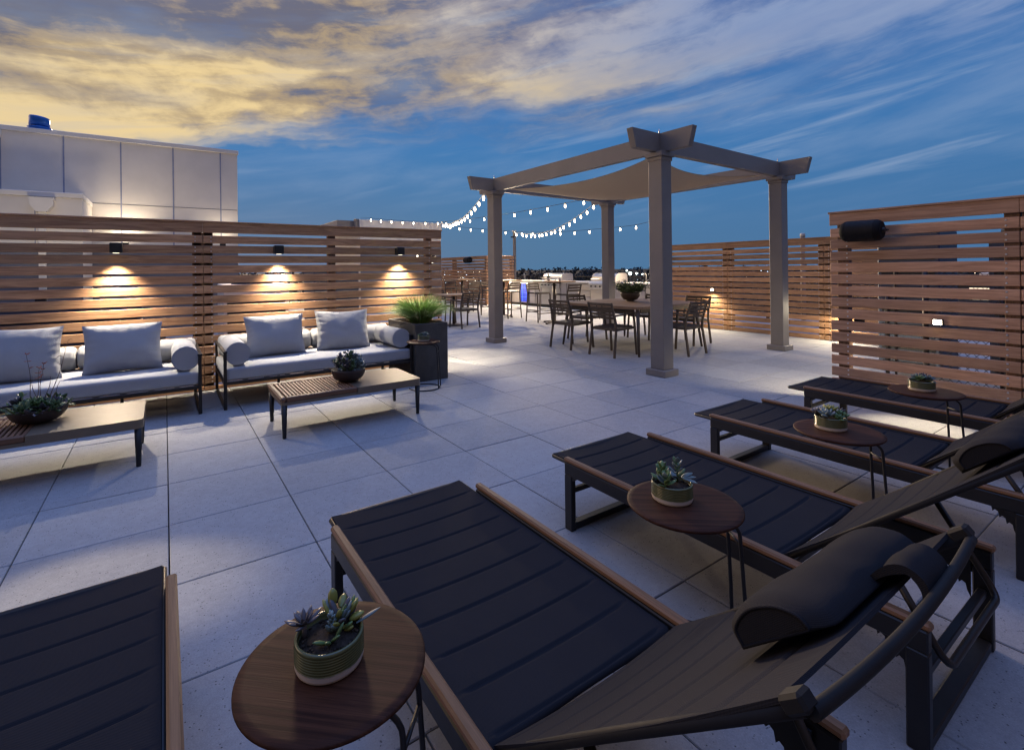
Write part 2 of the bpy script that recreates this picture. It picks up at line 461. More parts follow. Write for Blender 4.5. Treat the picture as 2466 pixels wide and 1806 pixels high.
# ================================================================== setting
G = 0.6096
b = M()
rnd = random.Random(3)
for i in range(-10, 23):
    for j in range(-30, 7):
        x0, y0 = i * G, -(-j) * G if False else j * G
        # skip pavers that nothing can see
        if x0 < -6.5 or x0 > 13 or y0 > 3 and x0 < 0: continue
        g = .0019 + rnd.uniform(0, .0012); gx = .0021 + (.0010 if i % 3 == 0 else 0)
        dz = rnd.uniform(-.0012, .0012)
        b.bx(x0 + gx, x0 + G - gx, y0 + g, y0 + G - g, -.045, dz, .0032)
for i in range(0, 23):
    for j in range(7, 24):
        x0, y0 = i * G, j * G
        if x0 > 12.4: continue
        g = .004
        b.bx(x0 + g, x0 + G - g, y0 + g, y0 + G - g, -.045, rnd.uniform(-.001, .001), .0045)
floor = tag(b.build('terrace_floor', m_paver), kind='structure')
b = M(); b.add([(-9, -22, -.046), (13.2, -22, -.046), (13.2, 16, -.046), (-9, 16, -.046)], [[0, 1, 2, 3]])
tag(b.build('floor_base', m_under), kind='structure')
b = M(); n = 48; R = 5000
b.add([(R * math.cos(2 * PI * k / n), R * math.sin(2 * PI * k / n), -15) for k in range(n)], [list(range(n))])
tag(b.build('ground', m_ground), kind='structure')

b = M(); b.bx(-6, 5.3, -6.6, -6.35, 0, 2.3, .01)  # unseen wall added behind the camera to shade the foreground
tag(b.build('unseen_shade_wall', plain('dark_brown_cladding', (.10, .075, .06), .7)), kind='structure')

# ------------------------------------------------------------------ slatted fences
def fence(name, label, axis, face, back, a0, a1, top, seams, cols, posts, mslat, parts_cap=True, first=.147, pitch=.1135, sh=.088, bolts_on=-1, ends=None):
    """axis 'x' runs along X with its front face at y=face; back = +1/-1 side on which the posts stand"""
    root = empty(name, (0, 0, 0), 0, label, 'fence')
    def bxx(m, s0, s1, d0, d1, z0, z1, bv=.003):
        d0, d1 = sorted((face + back * d0, face + back * d1))
        if axis == 'x': m.bx(s0, s1, d0, d1, z0, z1, bv)
        else: m.bx(d0, d1, s0, s1, z0, z1, bv)
    lims = [a0] + seams + [a1]
    rr = random.Random(hash(round(face * 100)) % 1000)
    for p0, p1 in zip(lims[:-1], lims[1:]):
        m = M()
        bxx(m, p0 + .0008, p1 - .0008, -.012, .012, top - .116, top - .004)
        z = top - first
        while z > .05:
            h = sh if z - sh > .0 else z - .01
            dz = rr.uniform(-.002, .002)
            bxx(m, p0 + .002 + rr.uniform(0, .002), p1 - .002, -.002 + rr.uniform(-.0015, .0015), .020, max(z - h, .008) + dz, z + dz, .004)
            z -= pitch
        m.mi = 1
        for s in [c_ for c_ in cols if p0 <= c_ <= p1]:
            z = top - first
            while z > .08:
                for zz in (z - sh * .25, z - sh * .75):
                    d = face - back * .0035
                    m.box((s, d, zz) if axis == 'x' else (d, s, zz), (.014, .006, .014) if axis == 'x' else (.006, .014, .014), .003)
                z -= pitch
        m.build('slat_panel', [mslat, m_steel], root)
    m = M(); bxx(m, a0 - .01, a1 + .01, -.022, .11, top - .003, top + .017, .004)
    m.build('cap_rail', mslat, root)
    for s in posts:
        m = M(); bxx(m, s - .045, s + .045, .022, .112, 0, top - .004, .004); m.build('post', m_post, root)
    for s0, s1 in (ends or []):
        m = M(); bxx(m, s0, s1, .022, .040, .01, top - .12, .003); m.build('backing_board', mslat, root)
    return root
YF = 1.45
fence('privacy_fence', 'long brown slatted wood screen with three wall lamps behind the sofas', 'x', YF, 1, -3.4, 3.38, 1.903, [.356], [.282, .437, 3.184, -3.1],
      [.30, .41, 3.19, -3.1, -1.4, 1.8], m_slat, ends=[(.265, .452)])
XN = 5.52
fence('privacy_fence', 'slatted wood screen beside the loungers carrying a black loudspeaker and a small square lamp', 'y', XN, 1, -6.6, -2.76, 1.846, [-4.067], [-2.906, -3.99, -4.14],
      [-2.86, -4.02, -4.12, -6.4], m_slatr)
XR = 9.77
fence('privacy_fence', 'lit tan slatted wood screen behind the round planter table under the pergola', 'y', XR, 1, -2.0, 2.5, 1.824, [-.97, .83], [.93, .75, -.89, -1.05],
      [.9, .78, -.92, -1.02, 2.42, -1.9], m_slaty, ends=[(.73, .95), (-1.07, -.87)])
XB, YB = 10.0, 10.4
fence('privacy_fence', 'far reddish slatted screen holding the small black speaker, behind the bar tables', 'y', XB, 1, YB, 15.5, 1.82, [12.9], [12.8, 13.0], [10.5, 12.85, 13.0, 15], m_slaty)
fence('privacy_fence', 'short far slatted screen ending at the string light mast beside the kitchen counter', 'x', YB, 1, XB, 11.3, 1.82, [], [10.1, 11.2], [11.2], m_slat)

# wall lamps on the long fence
def sconce(x, y, z, label, face=-1, power=14):
    r = empty('wall_lamp', (x, y, z), 0, label, 'wall lamp', 'downlight wall lamps on the sofa screen')
    m = M(); m.bx(-.052, .052, -.118, -.014, -.052, .052, .006); m.bx(-.045, .045, -.0135, .012, -.05, .05, .002)
    m.build('lamp_body', m_black, r)
    m = M(); m.lathe([(.028, 0), (.028, .004)], 20, (0, -.082, -.0545)); m.build('lens', m_lens, r)
    spot(r, (0, -.084, -.066), (0, -.080, -1.2), power * .45, 72, 1.0, (1.0, .85, .58), .012)
    spot(r, (0, -.09, -.068), (0, -.42, -1.0), power * 3.3, 112, .95, (1.0, .85, .64), .03)
    return r
sconce(-.418, YF - .004, 1.60, 'left black wall lamp shining down behind the sofa nearer the red-flowered bowl', power=75)
sconce(1.140, YF - .004, 1.60, 'middle black wall lamp glowing above the sofa with the slatted table in front', power=75)
sconce(2.70, YF - .004, 1.60, 'right black wall lamp shining down towards the tall grass planter', power=75)
# assumed lamp, added unseen on the back of the long fence: throws the bright pool past the fence end
r = empty('wall_lamp', (3.30, YF + .13, 1.50), 0, 'assumed wall lamp on the hidden back of the long sofa screen', 'wall lamp')
m = M(); m.bx(-.05, .05, 0, .07, -.055, .055, .004); m.build('lamp_body', m_black, r)
m = M(); m.lathe([(.028, 0), (.028, .004)], 16, (0, .036, -.0605)); m.build('lens', m_lens, r)
spot(r, (0.02, .04, -.066), (.42, -.02, -1.5), 190, 64, .55, (1.0, .85, .60), .02)
point(r, (.30, .14, .10), 26, (1.0, .80, .54), .06)
# small lamp on the front by the fence end
r = empty('fence_light', (2.98, YF - .004, 1.535), 0, 'tiny bright round lamp at the right end of the sofa screen', 'lamp')
m = M(); m.bx(-.012, .012, -.02, .0, -.02, .02, .003); m.build('lamp_body', m_black, r)
m = M(); m.lathe([(.0, -.016), (.012, -.010), (.016, 0), (.012, .01), (0, .016)], 14, (0, -.03, 0)); m.build('lens', m_lens, r)

def fence_light(x, y, z, label, power, size=150, tgt=(-.7, 0, -1.0)):
    r = empty('fence_light', (x, y, z), 0, label, 'lamp', 'square lamps low on the slatted screens')
    m = M(); m.bx(-.03, .0, -.034, .034, -.027, .027, .004); m.build('lamp_body', m_black, r)
    m = M(); m.bx(-.036, -.031, -.027, .027, -.020, .020, .001); m.build('lens', emit('floodlight_lens', (1.0, .88, .66), 40.0), r)
    spot(r, (-.10, 0, -.01), tgt, power, size, .8, (1.0, .84, .58), .03)
    return r
fence_light(XN - .006, -3.58, .84, 'square glowing lamp on the slats beside the loungers', 75, 62, (-.50, .02, -1))
fence_light(XR - .006, 1.15, .84, 'glowing lamp on the lit slats right of the dining table', 75, 160, (-.7, 0, -1))
fence_light(XR - .006, -1.32, .6, 'assumed lamp on the tan screen hidden past the near screen', 75, 160, (-.7, 0.2, -1))  # assumed lamp, unseen, added to light the floor near the screen end
for x_, p_, lb in ((10.30, 60, 'tiny lamp left on the short far screen'), (10.95, 60, 'tiny lamp right on the short far screen')):
    r = empty('fence_light', (x_, YB - .006, .86), 0, lb, 'lamp')
    m = M(); m.bx(-.04, .04, -.03, .0, -.03, .03, .004); m.build('lamp_body', m_black, r)
    m = M(); m.bx(-.022, .022, -.035, -.031, -.018, .018, .001); m.build('lens', m_lens, r)
    spot(r, (0, -.10, -.01), (-.25, -1.0, -.75), p_ * 2.2, 150, .8, (1.0, .80, .52), .03)
# assumed lamp, added unseen on the far side of the lounger screen, lights the floor beyond its end
r = empty('fence_light', (XN + .13, -2.95, .8), PI, 'assumed lamp on the hidden back of the lounger screen', 'lamp')
m = M(); m.bx(-.03, .0, -.042, .042, -.034, .034, .004); m.build('lamp_body', m_black, r)
m = M(); m.bx(-.036, -.031, -.032, .032, -.025, .025, .001); m.build('lens', m_lens, r)
spot(r, (-.05, 0, 0), (-.55, -.55, -1), 130, 140, .8, (1.0, .84, .58), .03)
# assumed floodlight mast, added out of frame to the left: lights the pavers at the lone lounger's foot
r = empty('assumed_lamp_mast', (-2.6, -1.15, 0), 0, 'assumed slim dark floodlight mast, out of view left of the lone lounger', 'lamp')
m = M(); m.tube([(0, 0, 0), (0, 0, 2.4)], .03, 12); m.lathe([(.09, 0), (.09, .012), (.04, .02)], 20); m.build('pole', m_black, r)
m = M(); m.bar((.02, 0, 2.33), (.16, 0, 2.26), .14, .10, .006); m.build('lamp_head', m_black, r)
spot(r, (.19, 0, 2.22), (2.38, -1.17, 0), 420, 16, .8, (1.0, .82, .55), .02)

# loudspeakers
def speaker(loc, rz, label, s=1.0):
    r = empty('loudspeaker', loc, rz, label, 'loudspeaker', 'black outdoor loudspeakers on the screens')
    m = M()
    prof = []
    N = 20; L = .315 * s
    for i in range(N + 1):
        t = i / N; e = abs(2 * t - 1)
        prof.append((.098 * s * (1 - .24 * max(0, (e - .72) / .28) ** 2.0), -L / 2 + L * t))
    m.lathe(prof, 32); m.v = [(v[2], v[1] - .0, v[0]) for v in m.v]
    m.build('cabinet', m_rubber, r)
    m = M()
    for k in range(26):
        xx = -L * .33 + k * L * .66 / 25
        m.tube([(xx, -.0975 * s * math.cos(a), .0975 * s * math.sin(a)) for a in [(-1.1 + 2.2 * q / 12) for q in range(13)]], .0016 * s, 5)
    m.build('grille', m_black, r)
    m = M(); m.tube([(L / 2 + .01, 0, 0), (L / 2 + .025, .05 * s, 0), (0, .125 * s, 0), (-L / 2 - .025, .05 * s, 0), (-L / 2 - .01, 0, 0)], .009 * s, 8)
    m.tube([(L / 2 - .02, 0, 0), (L / 2 + .022, 0, 0)], .022 * s, 12); m.tube([(-L / 2 + .02, 0, 0), (-L / 2 - .022, 0, 0)], .022 * s, 12)
    m.build('bracket', m_black, r)
    return r
speaker((XN - .13, -3.075, 1.652), -PI / 2, 'big black barrel loudspeaker mounted on the screen beside the loungers')
speaker((XB - .12, 11.55, 1.70), -PI / 2, 'small dark loudspeaker on the far reddish screen', 1.25)
speaker((XR - .12, 2.30, 1.56), -PI / 2, 'loudspeaker half hidden behind the front pergola post', .9)

# ------------------------------------------------------------------ plants
def fat_leaf(m, base, d, L, W, T, up_=(0, 0, 1), curl=0.0, st=(0, .2, .5, .78, 1), wd_=(.35, .75, 1, .72, .08)):
    d = Vector(d).normalized(); u = Vector(up_); sx = d.cross(u)
    if sx.length < 1e-3: sx = d.orthogonal()
    sx.normalize(); n = sx.cross(d)
    vs = []; k = 6
    for t, w in zip(st, wd_):
        c = Vector(base) + d * (L * t) + n * (curl * L * t * t)
        for q in range(k):
            a = 2 * PI * q / k
            vs.append(c + sx * (math.cos(a) * W / 2 * w) + n * (math.sin(a) * T / 2 * w))
    fs = []
    for i in range(len(st) - 1):
        for q in range(k):
            l = (q + 1) % k
            fs.append([i * k + q, i * k + l, (i + 1) * k + l, (i + 1) * k + q])
    fs.append([(len(st) - 1) * k + q for q in range(k)])
    m.add(vs, fs, True)
def rosette(m, c, R, n, rr, tilt0=75, tilt1=12, W=.42, T=.16, axis=None):
    ax = Vector(axis or (0, 0, 1)).normalized(); q = ax.to_track_quat('Z', 'Y')
    for i in range(n):
        t = i / max(1, n - 1); a = i * 2.39996 + rr.uniform(-.15, .15)
        el_ = R_(tilt0 + (tilt1 - tilt0) * t + rr.uniform(-6, 6))
        d = q @ Vector((math.cos(a) * math.cos(el_), math.sin(a) * math.cos(el_), math.sin(el_)))
        L = R * (.55 + .45 * t)
        fat_leaf(m, Vector(c) + d * (R * .08), d, L, L * W, L * T, up_=ax, curl=.12)
def blade(m, p, d, L, w, bend, rr, n=4):
    p = Vector(p); d = Vector(d).normalized(); side = d.cross(Vector((rr.uniform(-1, 1), rr.uniform(-1, 1), .2))).normalized()
    h = Vector((d.x, d.y, 0)); h = h.normalized() if h.length > 1e-4 else Vector((1, 0, 0))
    vs = []
    for i in range(n + 1):
        t = i / n
        c = p + d * (L * t) + (h * .8 - Vector((0, 0, .75))) * (bend * L * t * t)
        ww = w * (1 - t) ** .7 / 2 + .0003
        vs += [c - side * ww, c + side * ww]
    m.add(vs, [[2 * i, 2 * i + 1, 2 * i + 3, 2 * i + 2] for i in range(n)], True)
def thin_leaf(m, p, d, L, W, rr):
    p = Vector(p); d = Vector(d).normalized(); s = d.cross(Vector((rr.uniform(-1, 1), rr.uniform(-1, 1), rr.uniform(-1, 1)))).normalized()
    n_ = s.cross(d)
    vs = [p, p + d * L * .4 + s * W / 2 + n_ * W * .15, p + d * L * .45 , p + d * L * .4 - s * W / 2 + n_ * W * .15, p + d * L]
    m.add(vs, [[0, 1, 2], [0, 2, 3], [1, 4, 2], [2, 4, 3]], True)

# square planter with grass, beside the right sofa
PX0, PX1, PY0, PY1, PZ = 2.462, 2.895, .388, 1.235, .693
pl = empty('planter', ((PX0 + PX1) / 2, (PY0 + PY1) / 2, 0), 0, 'tall charcoal box planter of bright green grass at the end of the right sofa', 'planter')
hx, hy = (PX1 - PX0) / 2, (PY1 - PY0) / 2
m = M(); t_ = .03
m.bx(-hx, hx, -hy, -hy + t_, 0, PZ, .004); m.bx(-hx, hx, hy - t_, hy, 0, PZ, .004)
m.bx(-hx, -hx + t_, -hy + t_, hy - t_, 0, PZ - .0005, .004); m.bx(hx - t_, hx, -hy + t_, hy - t_, 0, PZ - .0005, .004)
m.build('box', m_planter, pl)
m = M(); m.bx(-hx + t_, hx - t_, -hy + t_, hy - t_, .3, PZ - .035, .004)
rr = random.Random(5)
for _ in range(260):
    m.box((rr.uniform(-hx + .05, hx - .05), rr.uniform(-hy + .05, hy - .05), PZ - .032 + rr.uniform(0, .01)), (rr.uniform(.008, .03), rr.uniform(.006, .02), .008), .002, Matrix.Rotation(rr.uniform(0, 3), 3, 'Z'))
m.build('soil', m_soil, pl)
m = M()
for _ in range(3600):
    t = rr.random(); a = rr.uniform(0, 2 * PI); r0 = .105 * math.sqrt(rr.random())
    px, py = .01 + r0 * math.cos(a) * .9, -.06 + r0 * math.sin(a) * 1.25
    lean_ = .12 + .75 * (r0 / .105) ** 1.2 * rr.uniform(.3, 1.0)
    d = Vector((math.cos(a) * lean_ * .78 + rr.uniform(-.12, .12), math.sin(a) * lean_ * .78 + rr.uniform(-.10, .10), 1))
    m.mi = 1 if rr.random() < .06 else 0
    blade(m, (px, py, PZ - .03), d, rr.uniform(.27, .47), rr.uniform(.003, .0050), rr.uniform(.10, .85), rr, 6)
m.mi = 1
for _ in range(160):
    a = rr.uniform(0, 2 * PI)
    blade(m, (.01 + .1 * math.cos(a), -.06 + .16 * math.sin(a), PZ - .03), (math.cos(a), math.sin(a), rr.uniform(.1, .5)), rr.uniform(.1, .2), .004, .3, rr)
m.build('grass', [m_grass, m_grassdry], pl)

def pot(loc, rz, label, kind, seed):
    r = empty('succulent_pot', loc, rz, label, 'potted succulent', 'green glazed succulent pots on the round side tables')
    rr = random.Random(seed); R0, Hh = .0685, .062
    prof = [(R0 * .90, 0), (R0 * .97, .004), (R0, .010), (R0, .017)]
    k = 7
    for i in range(k * 4 + 1):
        z = .019 + (Hh - .025) * i / (k * 4)
        prof.append((R0 * (1.0 + .012 * math.cos(i * PI / 2)), z))
    prof += [(R0 * .99, Hh), (R0 * .93, Hh), (R0 * .90, Hh - .006), (R0 * .88, Hh - .016)]
    m = M(); m.lathe(prof, 48); m.build('pot', m_glaze, r)
    m = M(); m.lathe([(R0 * .885, Hh - .030), (R0 * .885, Hh - .015), (.03, Hh - .010), (.0, Hh - .009)], 30)
    for _ in range(90):
        a, q = rr.uniform(0, 2 * PI), R0 * .82 * math.sqrt(rr.random())
        m.box((q * math.cos(a), q * math.sin(a), Hh - .012), (.006, .005, .005), .001, Matrix.Rotation(rr.uniform(0, 3), 3, 'Z'))
    m.build('soil', m_soil, r)
    m = M(); mats = [m_sgreen, m_sgrey, m_spurple, m_syel]
    z0 = Hh - .008
    if kind == 'mix':        # nearest: open rosette, paddle cluster, yellow tips, grey spear
        m.mi = 2; rosette(m, (-.032, .040, z0 + .022), .040, 16, rr, 60, 5, .40, .16, (-.1, .1, 1)); m.tube([(-.032, .040, z0 - .01), (-.032, .040, z0 + .024)], .005, 6)
        m.mi = 1
        for _ in range(30):
            a = rr.uniform(0, 2 * PI); q = rr.uniform(0, .022)
            c = Vector((.030 + q * math.cos(a), .012 + q * math.sin(a), z0 + rr.uniform(-.004, .022)))
            m.mi = rr.choice([1, 1, 0, 2, 3])
            fat_leaf(m, c, (math.cos(a) * .9, math.sin(a) * .9, rr.uniform(.2, 1.2)), rr.uniform(.024, .038), rr.uniform(.013, .019), rr.uniform(.008, .011), curl=.2, wd_=(.4, .85, 1, .85, .3))
        m.mi = 3
        for c, d in (((.042, -.012, z0 + .012), (.5, -.5, .3)), ((.033, .033, z0 + .030), (.1, .2, 1)), ((.046, .0, z0 + .018), (.9, .1, .5))): fat_leaf(m, c, d, .032, .021, .013, wd_=(.4, .9, 1, .85, .3))
        m.mi = 1; fat_leaf(m, (.045, -.03, z0 + .01), (.8, -.35, .25), .055, .013, .004)
        m.mi = 0
        for c, d in (((-.015, -.022, z0), (-.6, -.5, .6)), ((-.01, -.02, z0), (.1, -.8, .7)), ((-.018, -.015, z0), (-.9, .1, .5)), ((.0, -.02, z0), (.5, -.3, 1))): fat_leaf(m, c, d, .034, .013, .008)
        m.mi = 1
        for k in range(18):
            a = k * 2.4; c = Vector((.005, .0, z0 + .002 + k * .002))
            fat_leaf(m, c, (math.cos(a), math.sin(a), .9), .012, .008, .006)
    elif kind == 'paddle':   # broad pale-edged paddles
        for s_, cx_, cy_, hh, cols in ((0, -.025, .025, .05, (0, 0, 0)), (1, .03, -.005, .06, (1, 1, 0)), (2, .0, .035, .04, (0, 2, 0)), (3, -.045, .0, .03, (0, 0, 1))):
            m.mi = 0; m.tube([(cx_, cy_, z0 - .01), (cx_ * 1.1, cy_ * 1.1, z0 + hh)], .0035, 6)
            for i in range(10):
                t = i / 9; a = i * 2.4 + s_; z = z0 + .004 + hh * t
                m.mi = cols[i % 3]
                fat_leaf(m, (cx_, cy_, z), (math.cos(a), math.sin(a), .25 + 1.1 * t), .042 - .014 * t, .024 - .006 * t, .005, curl=.15, wd_=(.25, .8, 1, .85, .2))
        m.mi = 1
        for d in ((1, -.3, .25), (.3, -1, -.1), (.9, -.7, .1)): fat_leaf(m, (.035, -.02, z0 + .015), d, .052, .026, .005, curl=-.1, wd_=(.3, .8, 1, .8, .1))
    elif kind == 'plump':
        for c, R, mi in (((-.035, .0, z0 + .01), .052, 1), ((.03, .025, z0 + .012), .048, 1), ((.03, -.03, z0 + .006), .042, 0), ((-.02, -.04, z0 + .004), .036, 0), ((-.01, .045, z0 + .01), .04, 2), ((.0, .0, z0 + .03), .042, 3)):
            m.mi = mi; rosette(m, c, R, 16, rr, 82, 25, .55, .34, (c[0] * 6, c[1] * 6, 1))
        m.mi = 2; rosette(m, (.055, -.02, z0 + .02), .034, 14, rr, 80, 10, .35, .2, (1, -.4, .6))
    else:                    # spiky dark cluster
        for _ in range(7):
            a = rr.uniform(0, 2 * PI); q = rr.uniform(.01, .05)
            m.mi = rr.choice([2, 2, 0, 1]); rosette(m, (q * math.cos(a), q * math.sin(a), z0 + rr.uniform(.004, .022)), rr.uniform(.034, .046), 18, rr, 80, 12, .34, .14, (math.cos(a) * .4, math.sin(a) * .4, 1))
        m.mi = 1; rosette(m, (.005, -.035, z0 + .018), .046, 16, rr, 70, 8, .42, .12, (0, -.5, 1))
    m.build('succulents', mats, r)
    return r

def bowl_plant(loc, label, kind, R0=.138, Hh=.105, seed=1, foot=False):
    r = empty('planted_bowl', loc, 0, label, 'planted bowl')
    rr = random.Random(seed)
    prof = []
    if foot: prof += [(R0 * .42, 0), (R0 * .44, .008), (R0 * .36, .016)]; z1 = .018
    else: prof += [(R0 * .40, 0), (R0 * .50, .004)]; z1 = .006
    for i in range(1, 13):
        a = i / 12 * PI / 2
        prof.append((R0 * (.48 + .52 * math.sin(a)), z1 + (Hh - z1) * (1 - math.cos(a)) ** .92))
    prof += [(R0 * .985, Hh + .003), (R0 * .94, Hh), (R0 * .90, Hh - .015)]
    m = M(); m.lathe(prof, 44); m.build('bowl', m_bowl, r)
    m = M(); m.lathe([(R0 * .92, Hh - .03), (R0 * .92, Hh - .016), (.0, Hh - .004)], 30); m.build('soil', m_soil, r)
    m = M(); mats = [m_sgreen, m_sgrey, m_spurple, m_herb, m_stem, m_orange]
    z0 = Hh - .012
    if kind == 'flowers':
        for _ in range(13):
            a = rr.uniform(0, 2 * PI); q = R0 * rr.uniform(.1, .95)
            m.mi = rr.choice([0, 0, 3, 1, 2]); rosette(m, (q * math.cos(a), q * math.sin(a), z0 + rr.uniform(.0, .03)), rr.uniform(.06, .10), 15, rr, 75, 8, rr.uniform(.4, .6), .16, (math.cos(a) * .6, math.sin(a) * .6, 1))
        for _ in range(120):
            a = rr.uniform(0, 2 * PI); q = R0 * rr.uniform(.3, .95); m.mi = rr.choice([0, 3, 2])
            fat_leaf(m, (q * math.cos(a), q * math.sin(a), z0), (math.cos(a), math.sin(a), rr.uniform(.0, 1.1)), rr.uniform(.045, .085), rr.uniform(.02, .036), .008, curl=rr.uniform(-.3, .2))
        m.mi = 0
        m.tube([(-.075, .0, z0), (-.08, .0, z0 + .10)], .003, 6)
        for d in ((-1, 0, .7), (1, .1, .7), (-.2, .2, 1)): fat_leaf(m, (-.08, .0, z0 + .095), d, .036, .03, .006, wd_=(.4, .9, 1, .8, .2))
        for (x, y, h, lx, blossom) in ((-.030, .01, .30, -.02, 1), (.012, -.01, .245, .012, 1), (-.015, .02, .22, .02, 1), (.03, .0, .17, .03, 0), (.0, .015, .18, -.03, 0), (.045, .01, .36, .10, 2), (.05, -.02, .14, .06, 0)):
            m.mi = 4; pts = []
            for i in range(9):
                t = i / 8; pts.append((x + lx * t * 1.2 + .006 * math.sin(t * 7 + x * 90), y + .006 * math.cos(t * 6), z0 + h * 1.25 * t))
            m.tube(pts, [.0026 * (1 - .5 * i / 8) for i in range(9)], 6)
            for i in range(5, 9):
                if blossom == 1 and i > 5:
                    m.mi = 5
                    for k in range(6 if i == 8 else 3):
                        a = rr.uniform(0, 2 * PI); fat_leaf(m, pts[i], (math.cos(a), math.sin(a), rr.uniform(-.2, .9)), rr.uniform(.014, .026), .007, .005)
                elif blossom == 2:
                    m.mi = 4; e = Vector(pts[i]); a = rr.uniform(0, 6.28)
                    m.tube([e, e + Vector((.02 * math.cos(a), .01, .012)), e + Vector((.035 * math.cos(a), .012, .004))], .0016, 5)
            m.mi = 5
    elif kind == 'mound':
        for _ in range(46):
            a = rr.uniform(0, 2 * PI); q = R0 * 1.0 * math.sqrt(rr.random()); hh = .165 * (1 - (q / R0) ** 2 * .75)
            x, y = q * math.cos(a), q * math.sin(a); ex, ey = x * 1.08, y * 1.08
            m.mi = 4; m.tube([(x * .6, y * .6, z0), (ex, ey, z0 + hh * .7)], .002, 5, False)
            m.mi = 1 if x > .03 else (2 if x < -.02 and rr.random() < .6 else rr.choice([0, 3, 0, 1]))
            for k in range(34):
                t = rr.random() ** .7; aa = rr.uniform(0, 2 * PI)
                fat_leaf(m, (x * .6 + (ex - x * .6) * t, y * .6 + (ey - y * .6) * t, z0 + hh * t), (math.cos(aa), math.sin(aa), rr.uniform(.0, 1.4)), rr.uniform(.022, .040), rr.uniform(.010, .016), .005)
        for _ in range(60):
            a = rr.uniform(0, 2 * PI); m.mi = 1
            fat_leaf(m, (.08 * math.cos(a) * .9 + .02, .08 * math.sin(a), z0 + .02), (math.cos(a), math.sin(a), .1), rr.uniform(.03, .055), .012, .005, curl=-.3)
    else:
        for _ in range(90):
            a = rr.uniform(0, 2 * PI); q = R0 * .8 * math.sqrt(rr.random()); lean_ = rr.uniform(.1, .9)
            d = Vector((math.cos(a) * lean_, math.sin(a) * lean_, 1)).normalized(); L = rr.uniform(.13, .30)
            p = Vector((q * math.cos(a), q * math.sin(a), z0)); droop = rr.uniform(0, .5)
            pts = [p + d * (L * t) - Vector((0, 0, droop * L * t * t)) + Vector((math.cos(a), math.sin(a), 0)) * (droop * .5 * L * t * t) for t in (0, .35, .7, 1)]
            m.mi = 4; m.tube(pts, .0017, 5, False)
            m.mi = rr.choice([3, 3, 0])
            for k in range(30):
                t = rr.uniform(.15, 1); i = min(2, int(t * 3)); c = pts[i].lerp(pts[i + 1], t * 3 - i)
                thin_leaf(m, c, (rr.uniform(-1, 1), rr.uniform(-1, 1), rr.uniform(-.3, 1)), rr.uniform(.03, .062), rr.uniform(.009, .015), rr)
    m.build('plants', mats, r)
    return r

# ------------------------------------------------------------------ side tables
def side_table(loc, rz, label):
    r = empty('side_table', loc, rz, label, 'side table', 'round wood side tables on bent wire legs')
    m = M(); Rr = .188
    m.lathe([(Rr - .035, .508), (Rr - .008, .516), (Rr, .523), (Rr, .5265), (Rr - .003, .530), (Rr - .02, .530)], 72); m.build('table_top', m_walnut, r)
    m = M()
    for sx in (-.052, .052):
        x1 = .165
        pts = [(-.06, sx, .500), (.09, sx, .500)] + [(.09 + (x1 - .09) * math.sin(a), sx, .445 + .055 * math.cos(a)) for a in [k * PI / 12 for k in range(1, 7)]] + [(x1 + .012, sx * 1.12, .22), (x1 + .017, sx * 1.18, .012)]
        m.tube(pts, .0062, 10)
    m.tube([(.166, -.052, .415), (.166, .052, .415)], .005, 8)
    m.box((-.02, 0, .504), (.12, .15, .006), .002)
    m.build('leg', m_black, r)
    m = M(); rr_ = .17; cx_ = .012
    pts = [(cx_ + rr_ * math.cos(a), rr_ * math.sin(a), .007) for a in [R_(-165 + 330 * k / 40) for k in range(41)]]
    m.tube(pts, .0065, 10); m.build('base_ring', m_black, r)
    return r
LG = R_(-42)
T1 = side_table((.278, -3.920, 0), LG, 'round wood table closest to the camera, between the lone lounger and the biggest lounger')
T2p = (1.470, -3.912, 0); T3p = (2.728, -3.893, 0); T4p = (4.015, -3.884, 0); TFp = (2.428, .110, 0)
again(T1, T2p, LG + R_(4), 'round wood table holding the pot of broad paddle succulents')
again(T1, T3p, LG - R_(3), 'round wood table holding the plump pale succulents, third from the camera')
again(T1, T4p, LG + R_(2), 'round wood table in front of the weathered screen, its pot dark and spiky')
again(T1, TFp, R_(-38), 'round wood table standing against the tall charcoal grass planter')
TZ = .530
pot((.272, -3.912, TZ), R_(20), 'glazed green pot of mixed succulents closest to the camera', 'mix', 11)
pot((1.462, -3.872, TZ), R_(10), 'glazed green pot of broad paddle succulents beside the closest headrest', 'paddle', 12)
pot((2.735, -3.858, TZ), R_(0), 'glazed green pot of plump pale rosettes, third from the camera', 'plump', 13)
pot((4.03, -3.862, TZ), R_(0), 'glazed green pot of dark spiky succulents before the weathered screen', 'spiky', 14)
pot((2.44, .128, TZ), 0, 'small glazed pot on the table by the tall grass planter', 'spiky', 15)

